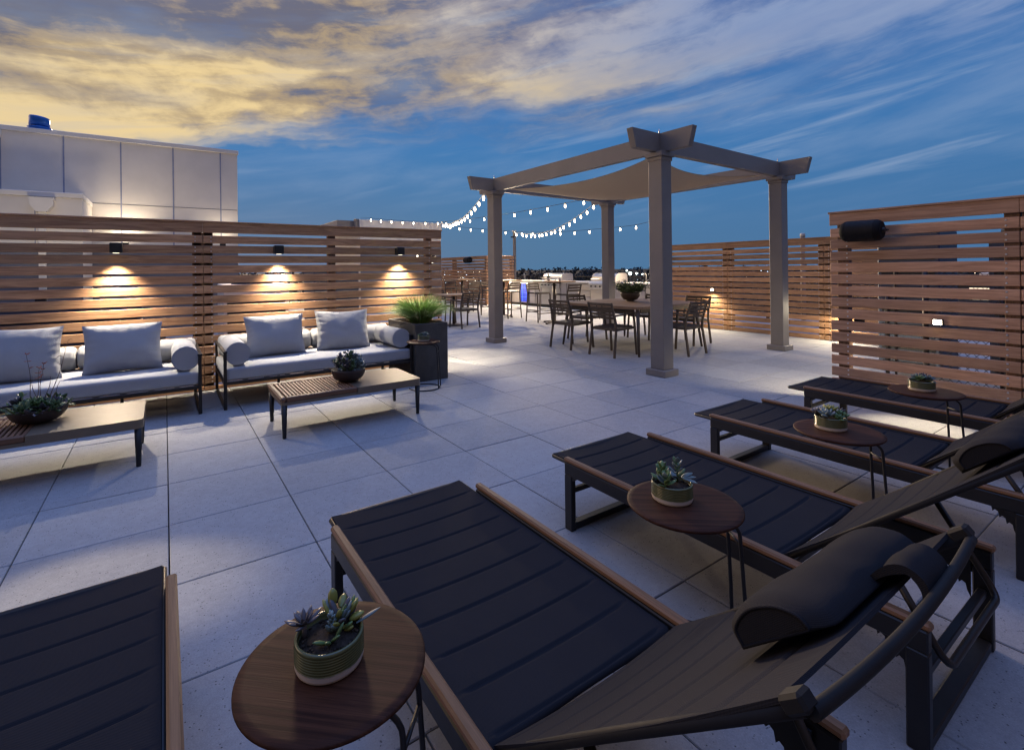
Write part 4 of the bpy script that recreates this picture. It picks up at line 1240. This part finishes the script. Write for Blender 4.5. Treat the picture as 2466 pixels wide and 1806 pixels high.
# ------------------------------------------------------------------ outdoor kitchen
KX = 10.93
k = empty('kitchen_counter', (KX, 3.0, 0), 0, 'long pale outdoor kitchen counter with grey panels and steel drawers', 'counter')
m = M(); m.bx(.03, .74, 0, 7.25, .09, .855, .004); m.build('cabinet', m_counter, k)
m = M(); m.bx(-.03, .78, -.03, 7.28, .8555, .905, .006); m.build('counter_top', m_conc, k)
m = M(); m.bx(.07, .70, .02, 7.2, 0, .0895, .002); m.build('toe_kick', m_black, k)
m = M()
for y in (.9, 1.6, 2.05, 4.05, 4.42, 5.0, 5.7, 6.05, 6.62): m.bx(.022, .0298, y - .006, y + .006, .10, .85, .001)
for z in (.36, .60): m.bx(.023, .0298, 4.45, 6.0, z - .004, z + .004, .001)
m.build('panel_joints', m_black, k)
for y0, y1, z0, z1 in ((2.98, 3.52, .12, .42), (2.98, 3.52, .44, .62), (2.98, 3.52, .64, .82), (.3, .85, .12, .82)):
    m = M(); m.bx(.006, .0295, y0, y1, z0, z1, .004); d_ = m.build('drawer', m_ss, k)
    m = M(); m.tube([(-.022, y0 + .05, z1 - .05), (-.022, y1 - .05, z1 - .05)], .008, 8); m.bx(-.022, .006, y0 + .06, y0 + .07, z1 - .055, z1 - .045, .001); m.bx(-.022, .006, y1 - .07, y1 - .06, z1 - .055, z1 - .045, .001); m.build('handle', m_ss, d_)
fr = empty('bottle_fridge', (KX + .02, 9.31, 0), 0, 'small glass-door fridge lit bright blue under the kitchen counter', 'fridge')
m = M(); m.bx(-.03, .0, -.24, .24, .10, .13); m.bx(-.03, .0, -.24, .24, .80, .83); m.bx(-.03, 0, -.24, -.205, .131, .799); m.bx(-.03, 0, .205, .24, .131, .799); m.build('door_frame', m_ss, fr)
m = M(); m.bx(-.012, -.002, -.204, .204, .131, .799, .001); m.build('glass_door', m_fridge, fr)
m = M()
for z in (.30, .46, .62): m.bx(-.018, -.0125, -.2, .2, z - .005, z + .005, .001)
m.bx(-.018, -.0125, .10, .115, .14, .79, .001); m.build('shelf', m_fridge2, fr)
m = M(); m.lathe([(.015, 0), (.03, .02), (.015, .04)], 16, (-.022, -.05, .68)); m.build('lamp', m_fridge2, fr)
point(fr, (-.22, 0, .40), 1.6, (.18, .22, 1.0), .15)

def grill(loc, label):
    r = empty('grill', loc, 0, label, 'grill', 'stainless grills set in the kitchen counter')
    Wg = .98
    m = M(); poly = [(0, .02)]
    for a in range(9): t = a / 8 * PI / 2; poly.append((.02 + .20 * (1 - math.cos(t)), .05 + .215 * math.sin(t)))
    poly += [(.44, .262), (.52, .22), (.52, .02)]
    m.prism(poly, .03, Wg - .03, 'xz'); 
    m.build('lid', m_ss, r)
    for y in (.0, Wg - .029):
        m = M(); m.prism([(a + (-.008 if a < .2 else .008), z + (.006 if z > .1 else 0)) for a, z in poly], y, y + .028, 'xz')
        m.build('lid_end', m_counter, r)
    m = M(); m.tube([(-.045, .06, .09), (-.045, Wg - .06, .09)], .014, 12); m.bx(-.045, .03, .08, .10, .083, .097); m.bx(-.045, .03, Wg - .10, Wg - .08, .083, .097); m.build('handle', m_ss, r)
    m = M(); m.prism([(-.10, -.23), (-.115, -.05), (-.06, .015), (.02, .015), (.02, -.23)], .0, Wg, 'xz'); m.build('control_panel', m_ss, r)
    for y in (.14, .32, .50, .68, .86):
        m = M(); m.lathe([(.026, 0), (.024, .03), (.012, .034)], 14); m.v = [(-v_[2] - .108, v_[1] + y, v_[0] - .13) for v_ in m.v]; m.build('knob', m_black, r)
    m = M(); m.bx(-.05, -.03, .02, Wg - .02, -.80, -.24, .004); m.bx(-.055, -.0505, Wg / 2 - .004, Wg / 2 + .004, -.79, -.25, .001)
    for z in (-.42, -.60): m.bx(-.053, -.0505, .03, Wg / 2 - .01, z - .003, z + .003, .001)
    m.tube([(-.075, .08, -.30), (-.075, Wg / 2 - .06, -.30)], .009, 8); m.tube([(-.075, Wg / 2 + .06, -.30), (-.075, Wg - .08, -.30)], .009, 8); m.build('door', m_ss, r)
    return r
g1 = grill((KX + .05, 7.34, .906), 'left stainless grill behind the bar table with the small vase')
again(g1, (KX + .05, 4.99, .906), None, 'right stainless grill partly behind the back pergola post')
def faucet(y, label):
    r = empty('faucet', (KX + .30, y, .906), 0, label, 'faucet', 'pale gooseneck faucets on the kitchen counter')
    m = M(); m.lathe([(.03, 0), (.03, .01), (.018, .03)], 16); m.tube([(0, 0, 0), (0, 0, .20)] + [(0, .04 - .04 * math.cos(t), .20 + .05 * math.sin(t)) for t in [q_ * PI / 10 for q_ in range(1, 10)]] + [(0, .08, .17)], .011, 10)
    m.build('spout', m_conc, r); m = M(); m.bar((0, -.02, .05), (-.02, -.09, .08), .012, .01); m.build('lever', m_conc, r)
faucet(9.65, 'pale gooseneck faucet left on the counter above the blue fridge')
faucet(4.08, 'pale gooseneck faucet right on the counter beside the front pergola post')

# railing at the roof edge
r = empty('railing', (12.5, 0, 0), 0, 'long dark picket railing at the roof edge behind the kitchen', 'railing')
m = M(); m.bx(-.025, .025, -1, 15, 1.01, 1.05); m.bx(-.02, .02, -1, 15, .08, .12); m.build('rail', m_dark, r)
m = M()
for q_ in range(130): m.bx(-.008, .008, -1 + q_ * .123, -.984 + q_ * .123, .121, 1.009, .001)
m.build('pickets', m_dark, r)
for y in (-1, 1.4, 3.8, 6.2, 8.6, 11, 13.4):
    m = M(); m.bx(-.03, .03, y - .03, y + .03, 0, 1.06); m.build('post', m_dark, r)

# ------------------------------------------------------------------ roof buildings behind the long fence
bw = empty('rooftop_building', (0, 8.5, 0), 0, 'big cream panelled rooftop building behind the sofa screen on the left', 'building')
m = M(); m.bx(-9, 1.505, 0, 6, 0, 4.215, .004); m.build('wall', m_white, bw)
m = M(); m.bx(-9.03, 1.53, -.03, 6.03, 4.2155, 4.31, .008); m.build('parapet_cap', m_trim, bw)
m = M()
for x in (-4.6, -3.65, -2.69, -1.735, -.78, .182, 1.14): m.bx(x - .013, x + .013, -.006, -.0005, 0, 4.214, .001)
m.build('panel_joints', m_joint, bw)
m = M(); m.bx(-9, 1.5, -.004, -.0002, 2.843, 2.853, .001); m.build('joint_line', m_hvac, bw)
m = M(); m.prism([(-3.05, 4.19), (-2.66, 4.19), (-2.66, 4.10), (-2.74, 3.92), (-2.98, 3.92), (-3.05, 4.10)], -.20, -.01, 'xz'); m.bx(-2.83, -2.73, -.11, -.01, 0, 3.93, .004); m.build('downspout', m_trim, bw)
an = empty('rooftop_annex', (0, 7.05, 0), 0, 'low cream annex with a rain hopper in front of the big rooftop building', 'building')
m = M(); m.bx(-9, -1.285, 0, 1.44, 0, 2.755, .004); m.build('wall', m_white, an)
m = M(); m.bx(-9, -1.27, -.02, 1.445, 2.7555, 2.85, .006); m.build('parapet_cap', m_trim, an)
m = M(); m.prism([(-2.02, 2.725), (-1.67, 2.725), (-1.67, 2.69), (-1.685, 2.68), (-1.685, 2.59), (-1.77, 2.47), (-1.92, 2.47), (-2.005, 2.59), (-2.005, 2.68), (-2.02, 2.69)], -.17, -.012, 'xz'); m.bx(-1.895, -1.795, -.11, -.012, 0, 2.48, .004); m.build('rain_hopper', m_trim, an)
m = M(); m.bx(-1.96, -1.945, -.005, -.0005, 0, 2.75, .001); m.build('panel_joint', m_joint, an)
m_shade_band = plain('grey_shade_band', (.17, .17, .19), .7, 0, .3, .08, 3)  # dark bands put the shade of the unlit lower walls into colour
m = M(); m.bx(-9, 1.503, -.012, -.0065, 0, 1.93, .002); m.build('shade_band', m_shade_band, bw)
m = M(); m.bx(-9, -1.284, -.010, -.0055, 0, 1.80, .002); m.build('shade_band', m_shade_band, an)
vt = empty('roof_vent', (-2.23, 9.3, 4.31), 0, 'blue round vent cap on the big rooftop building', 'vent')
m = M(); m.lathe([(.20, -.1), (.20, .17), (.205, .20), (.17, .20)], 32); m.build('collar', m_blue, vt)
m = M(); m.lathe([(.175, .215), (.175, .40), (.165, .425), (.05, .43)], 32); m.v = [(x, y, z + x * -.12) for x, y, z in m.v]; m.build('cap', m_blue, vt)
def assumed_uplight(x, y, z, power, label, tgt=(0, .12, 1), size=150):  # assumed fixtures, out of view, added to light the cream walls
    r = empty('assumed_uplight', (x, y, z), 0, label, 'assumed_uplight')
    m = M(); m.bx(-.06, .06, -.05, .05, -.06, .0, .006); m.build('lamp_body', m_black, r)
    m = M(); m.bx(-.045, .045, -.035, .035, .0005, .006, .001); m.build('lens', m_lens, r)
    spot(r, (0, 0, .03), tgt, power, size, .9, (1.0, .84, .62), .22)
assumed_uplight(-.70, 8.2, 2.0, 80, 'assumed hidden up-light left at the foot of the panelled building')
assumed_uplight(1.15, 8.25, 2.02, 30, 'assumed hidden up-light right at the foot of the panelled building')
assumed_uplight(-1.5, 4.6, 1.0, 120, 'assumed hidden up-light in front of the low annex', (-.12, 1.6, 1.05), 70)
cb = empty('canopy_building', (0, 12.0, 0), 0, 'distant cream flat-roofed building carrying string lights behind the screen', 'building')
m = M(); m.bx(5.75, 8.95, 0, 4, 0, 2.83, .004); m.build('wall', m_white, cb)
m = M(); m.bx(5.745, 8.952, -.012, -.0005, 0, 2.25, .002); m.build('shade_band', m_shade_band, cb)  # added band, its dark colour standing for shade on the lower wall
m = M(); m.bx(5.73, 8.98, -.03, 4.03, 2.8305, 3.14, .006); m.build('parapet_cap', m_trim, cb)
m = M(); m.bx(5.02, 5.7285, .25, 3, 2.86, 3.11, .008); m.bx(5.60, 5.729, .05, .249, 2.85, 3.16, .006); m.build('gutter_box', m_taupe, cb)
m = M(); m.prism([(4.5, 2.8), (5.7, 2.955), (5.7, 2.80)], .4, 2.5, 'xz'); m.build('roof_slope', m_trim, cb)

# low roof clutter glimpsed through the long fence
rr = random.Random(12)
for i_, (x, y, sx_, sy_, h, mm, nm, lb) in enumerate([
    (-1.1, 4.6, 1.6, .8, .9, m_hvac, 'condenser_unit', 'grey condenser glimpsed between slats behind the left sofa'),
    (1.15, 3.6, .9, .9, 1.15, m_white, 'condenser_unit', 'pale condenser glimpsed between slats behind the right sofa'),
    (2.6, 4.4, .8, .8, 1.35, m_hvac, 'condenser_unit', 'blue grey condenser glimpsed between slats left of the grass planter')]):
    r = empty(nm, (x, y, 0), 0, lb, 'condenser', 'condenser units behind the screens')
    m = M(); m.bx(-sx_ / 2, sx_ / 2, -sy_ / 2, sy_ / 2, .08, h, .01); m.build('housing', mm, r)
    m = M()
    for q_ in range(12): m.bx(-sx_ / 2 + .05, sx_ / 2 - .05, -sy_ / 2 - .008, -sy_ / 2 - .0005, .15 + q_ * (h - .3) / 12, .15 + q_ * (h - .3) / 12 + .03, .001)
    m.build('louvre', m_black, r)
    m = M(); m.lathe([(.3, 0), (.3, .03), (.05, .04)], 24, (0, 0, h + .0005)); m.build('fan_guard', m_black, r)
    m = M(); m.bx(-sx_ / 2 + .02, sx_ / 2 - .02, -sy_ / 2 + .02, sy_ / 2 - .02, 0, .0795); m.build('base', m_black, r)

# behind the lounger screen: condensers, chain-link, pole
for x, y, h, lb in ((7.3, -2.95, 1.72, 'tall dark condenser behind the left end of the lounger screen'), (7.5, -3.85, 1.66, 'tall dark condenser behind the middle of the lounger screen'), (7.4, -4.62, 1.62, 'tall dark condenser behind the square lamp of the lounger screen')):
    r = empty('condenser_unit', (x, y, 0), 0, lb, 'condenser', 'condenser units behind the screens')
    m = M(); m.bx(-.32, .32, -.28, .28, .1, h, .015); m.build('housing', m_hvac, r)
    m = M()
    for q_ in range(16): m.bx(-.328, -.3205, -.24, .24, .2 + q_ * .085, .235 + q_ * .085, .001)
    m.build('louvre', m_black, r)
    m = M(); m.lathe([(.24, 0), (.24, .04), (.04, .05)], 24, (0, 0, h + .0005)); m.build('fan_guard', m_black, r)
    m = M(); m.tube([(-.36, .18, 0), (-.36, .18, .9), (-.322, .18, 1.0)], .02, 8); m.tube([(-.36, .1, 0), (-.36, .1, 1.3), (-.322, .1, 1.36)], .012, 8); m.build('pipe', m_dark, r)
r = empty('chain_link_fence', (6.25, 0, 0), 0, 'dark chain-link fence seen through the slats of the lounger screen', 'fence')
m = M(); y0, y1, hh, st = -7.0, -3.3, 1.28, .062
n_ = int((y1 - y0) / st)
for q_ in range(-int(hh / st), n_ + 1):
    for sg in (1, -1):
        a = y0 + q_ * st if sg > 0 else y1 - q_ * st
        pa, pb = Vector((0, a, .05)), Vector((0, a + sg * hh, .05 + hh))
        lo_, hi_ = y0, y1
        t0, t1 = 0.0, 1.0
        for (c_, s_) in ((pa.y, pb.y - pa.y),):
            ta, tb = (lo_ - c_) / s_, (hi_ - c_) / s_; ta, tb = min(ta, tb), max(ta, tb); t0, t1 = max(t0, ta), min(t1, tb)
        if t1 - t0 > .02: m.tube([pa.lerp(pb, t0) + Vector((sg * .002, 0, 0)), pa.lerp(pb, t1) + Vector((sg * .002, 0, 0))], .0022, 4, False)
m.build('mesh', m_black, r)
m = M(); m.tube([(0, y0, 1.33), (0, y1, 1.33)], .02, 8); m.build('top_rail', m_dark, r)
for y in (-3.3, -4.9, -6.5):
    m = M(); m.tube([(0, y, 0), (0, y, 1.34)], .025, 8); m.build('post', m_dark, r)
r = empty('vent_pipe', (13.0, .80, 0), 0, 'short grey vent pipe top showing above the lit tan screen', 'vent')
m = M(); m.tube([(0, 0, -1), (0, 0, 2.03)], .05, 14); m.build('pipe', m_taupe, r)
m = M(); m.lathe([(.055, 2.031), (.058, 2.10), (.04, 2.125)], 16); m.build('cap', m_conc, r)

# ------------------------------------------------------------------ string lights
bulb_me = None
def string_light(name, label, A, Bq, bulbs, dim=False):
    global bulb_me, bulb_dim
    r = empty('string_light', (0, 0, 0), 0, label, 'string lights', 'strings of warm festoon bulbs')
    pts = [A] + bulbs + ([Bq] if Bq else [])
    sm_ = []
    for a, b_ in zip(pts[:-1], pts[1:]):
        a, b_ = Vector(a), Vector(b_)
        for t in (0, .33, .66): 
            p = a.lerp(b_, t); p.z -= .0
            sm_.append(p + Vector((0, 0, .075)))
    sm_.append(Vector(pts[-1]) + Vector((0, 0, .075)))
    m = M(); m.tube(sm_, .006, 6); m.build('cable', m_black, r)
    for p in bulbs:
        if bulb_me is None:
            m = M(); m.mi = 0
            m.lathe([(.006, -.045), (.014, -.034), (.021, -.014), (.021, .006), (.014, .030), (.013, .040)], 14)
            m.mi = 1; m.lathe([(.014, .0405), (.016, .044), (.016, .082), (.010, .086)], 10)
            o = m.build('bulb', [m_bulb, m_black], r, p); bulb_me = o.data; bulb_dim = bulb_me.copy(); bulb_dim.materials[0] = m_bulb2
        else:
            o = bpy.data.objects.new('bulb', bulb_dim if dim else bulb_me); COL.objects.link(o); o.parent = r; o.location = p
P0 = (8.97, 12.0, 3.11); LP = (5.06, 2.55, 2.80); BP = (8.12, 2.62, 2.78)
string_light('a', 'bright swag of bulbs climbing to the left pergola post', P0, LP,
    [(8.68, 11.3, 2.97), (8.33, 10.47, 2.88), (8.02, 9.73, 2.80), (7.69, 8.94, 2.74), (7.43, 8.32, 2.70), (7.19, 7.75, 2.68), (7.04, 7.4, 2.66), (6.84, 6.94, 2.63), (6.59, 6.34, 2.61), (6.39, 5.84, 2.61), (6.17, 5.33, 2.62), (5.94, 4.78, 2.64), (5.73, 4.28, 2.67), (5.53, 3.79, 2.71), (5.31, 3.27, 2.75)])
string_light('f', 'row of bulbs along the flat roof edge behind the sofa screen', (5.75, 11.93, 3.10), P0,
    [(5.95, 11.45, 3.07), (6.31, 11.45, 3.05), (6.7, 11.45, 3.04), (7.12, 11.45, 3.03), (7.55, 11.45, 3.03), (8.03, 11.45, 3.04), (8.54, 11.45, 3.06), (8.90, 11.45, 3.07)], True)
MT = (11.2, 10.45, 2.72)
string_light('b', 'low sparse string of bulbs between the roof corner and the mast', P0, MT, [(9.26, 11.79, 2.97), (9.55, 11.58, 2.91), (9.91, 11.33, 2.86), (10.29, 11.07, 2.82), (10.72, 10.78, 2.76), (11.02, 10.56, 2.73)])
string_light('c', 'straight string of bulbs running to the back pergola post above the others', P0, BP, [(8.84, 10.62, 3.04), (8.74, 9.45, 2.99), (8.64, 8.4, 2.95), (8.55, 7.4, 2.92), (8.47, 6.52, 2.89), (8.39, 5.66, 2.88), (8.32, 4.86, 2.87), (8.25, 4.11, 2.87), (8.19, 3.4, 2.86)])
string_light('d', 'dense swag of bulbs between the mast and the back pergola post', MT, BP, [(10.93, 9.74, 2.60), (10.64, 8.97, 2.52), (10.48, 8.55, 2.47), (10.28, 8.04, 2.43), (10.12, 7.63, 2.40), (9.95, 7.2, 2.38), (9.84, 6.92, 2.37), (9.69, 6.55, 2.37), (9.54, 6.14, 2.38), (9.42, 5.84, 2.39), (9.28, 5.46, 2.42), (9.16, 5.18, 2.46), (9.01, 4.78, 2.50), (8.87, 4.43, 2.56), (8.73, 4.06, 2.62), (8.59, 3.7, 2.69), (8.44, 3.33, 2.77)])
string_light('e', 'sparse string of bulbs passing behind the back pergola post', MT, (11.2, 3.634, 2.55), [(11.2, 9.75, 2.64), (11.2, 9.11, 2.59), (11.2, 8.34, 2.53), (11.2, 7.6, 2.50), (11.2, 6.91, 2.48), (11.2, 6.23, 2.47), (11.2, 5.56, 2.46), (11.2, 4.97, 2.46), (11.2, 4.39, 2.47)])
def mast(x, y, h, label, p):
    r = empty('light_mast', (x, y, 0), 0, label, 'mast', 'slim square masts carrying string lights')
    m = M(); m.bx(-.045, .045, -.045, .045, 0, h, .004); m.build('pole', m_taupe, r)
    m = M(); m.bx(-.055, .055, -.055, .055, h + .0005, h + .025, .004); m.build('cap', m_trim, r)
    m = M(); m.bar((-.05, -.01, h - .22), (-.17, -.05, h - .24), .09, .05, .005); m.build('lamp_head', m_black, r)  # made-up lamp head, added to brighten the cafe and kitchen floor
    spot(r, (-.19, -.06, h - .29), (-2.6, p[0], 0), p[1], 128, .9, (1.0, .80, .54), .06)
mast(11.36, 10.45, 2.80, 'slim pale mast at the end of the short far screen', (-3.6, 1050))
mast(11.2, 3.634, 2.60, 'assumed slim mast hidden behind the front pergola post', (1.8, 1050))  # assumed mast, unseen, added to carry the end of the string

# ------------------------------------------------------------------ far horizon
def at(az_, d, z): a = YAW + az_; return Vector((CAM.x + d * math.sin(a), CAM.y + d * math.cos(a), z))
m = M(); rr = random.Random(40)
a_ = -1.0
while a_ < 1.05:
    d = rr.uniform(170, 230); p = at(a_, d, -15); hgt = 15.7 + 1.1 * noise.noise(Vector((a_ * 9, 1, 1))) + rr.uniform(-.8, .8)
    wd2 = rr.uniform(2.5, 4.5)
    for _ in range(110):
        t = rr.random() ** .6; th_ = rr.uniform(0, 2 * PI); q_ = wd2 * (1 - t * .65) * math.sqrt(rr.random())
        c = p + Vector((q_ * math.cos(th_), q_ * math.sin(th_), hgt * t))
        s_ = rr.uniform(.25, .7)
        thin_leaf(m, c, (rr.uniform(-1, 1), rr.uniform(-1, 1), rr.uniform(-.2, 1)), s_ * 2, s_ * 1.5, rr)
    a_ += .0085
tag(m.build('treeline', m_treeleaf), kind='stuff')
def bare_tree(p, h, label, seed):
    r = empty('tree', p, 0, label, 'tree')
    rr = random.Random(seed); m = M(); tips = []
    def br(a, d, L, rad, lv):
        e = a + d * L; m.tube([a, a.lerp(e, .5) + Vector((rr.uniform(-.1, .1), rr.uniform(-.1, .1), 0)) * L * .3, e], [rad, rad * .8, rad * .6], 5, False); tips.append(e)
        if lv:
            for _ in range(rr.choice([2, 3, 3])):
                nd = (d + Vector((rr.uniform(-.8, .8), rr.uniform(-.8, .8), rr.uniform(-.25, .6)))).normalized(); br(e, nd, L * rr.uniform(.6, .8), rad * .6, lv - 1)
    br(Vector((0, 0, 0)), Vector((0, 0, 1)), h * .5, .35, 5)
    m.build('trunk', m_treeleaf, r)
    m = M()
    for e in tips:
        if e.z > h * .55:
            for _ in range(6): thin_leaf(m, e + Vector((rr.uniform(-1, 1), rr.uniform(-1, 1), rr.uniform(-.6, .6))), (rr.uniform(-1, 1), rr.uniform(-1, 1), rr.uniform(-.2, 1)), rr.uniform(.3, .7), .4, rr)
    m.build('crown', m_treeleaf, r)
bare_tree((138, 134, -15), 10.4, 'single tall bare-branched tree standing above the far treeline', 3)
m = M(); rr = random.Random(41)
m.mi = 0
for _ in range(220):
    a_ = rr.uniform(-.12, .05) if rr.random() < .6 else rr.uniform(-.5, .9)
    c = at(a_, rr.uniform(150, 166), rr.uniform(-3.5, .6) if rr.random() < .75 else rr.uniform(-6, -1)); s_ = rr.uniform(.05, .16)
    m.mi = rr.choice([0, 0, 1]); m.lathe([(0.01, -s_), (s_, 0), (.01, s_)], 6, tuple(c))
tag(m.build('city_lights', [emit('far_lamp', (1.0, .85, .6), 5.0), emit('far_lamp_cool', (.6, .8, 1.0), 4.0)]), kind='stuff')
def street(p, s_, label):
    r = empty('floodlight', p, 0, label, 'floodlight', 'bright far floodlights on the horizon')
    m = M(); m.tube([(0, 0, -15 - p[2]), (0, 0, -s_)], .12, 6); m.build('pole', m_black, r)
    m = M(); m.lathe([(.02, -s_), (s_, -s_ * .3), (s_, s_ * .3), (.02, s_)], 10); m.build('lamp_head', emit('far_floodlight', (.85, 1.0, .95), 9.0), r)
for p, s_, lb in (((141.5, 117.5, .15), .30, 'far floodlight highest and leftmost in the bright cluster'), ((143.4, 117.6, -.85), .62, 'far floodlight with the widest glow in the cluster'), ((142.6, 116.9, -1.15), .45, 'far floodlight low in the middle of the cluster'), ((144.3, 115.3, -.95), .42, 'far floodlight right of the bright cluster'), ((145.6, 113.6, -1.35), .38, 'far floodlight nearest the right faucet')): street(p, s_, lb)
r = empty('far_building', (69, 6, -15), R_(0), 'distant dark building with lit windows beyond the lounger screen', 'building')
m = M(); m.bx(-5, 5, -9, 5, 0, 14.15, .05); m.build('wall', m_hvac, r)
m = M(); m.bx(-2, 2, 1.2, 2.6, 14.2, 15.4, .05); m.build('roof_house', m_white, r)
m = M(); m.bx(-5.3, 5.2, -9.2, 5.2, 14.15, 14.4, .05); m.build('roof', m_hvac, r)
m = M(); m.bx(-5.05, -5.005, 1.2, 2.7, 12.9, 14.0, .01); m.build('window', emit('lit_window', (1.0, .8, .55), 2.2), r)
m = M(); m.bx(-5.05, -5.005, -6, -3.0, 12.9, 14.0, .01); m.build('window', emit('dim_window', (.35, .6, 1.0), .5), r)
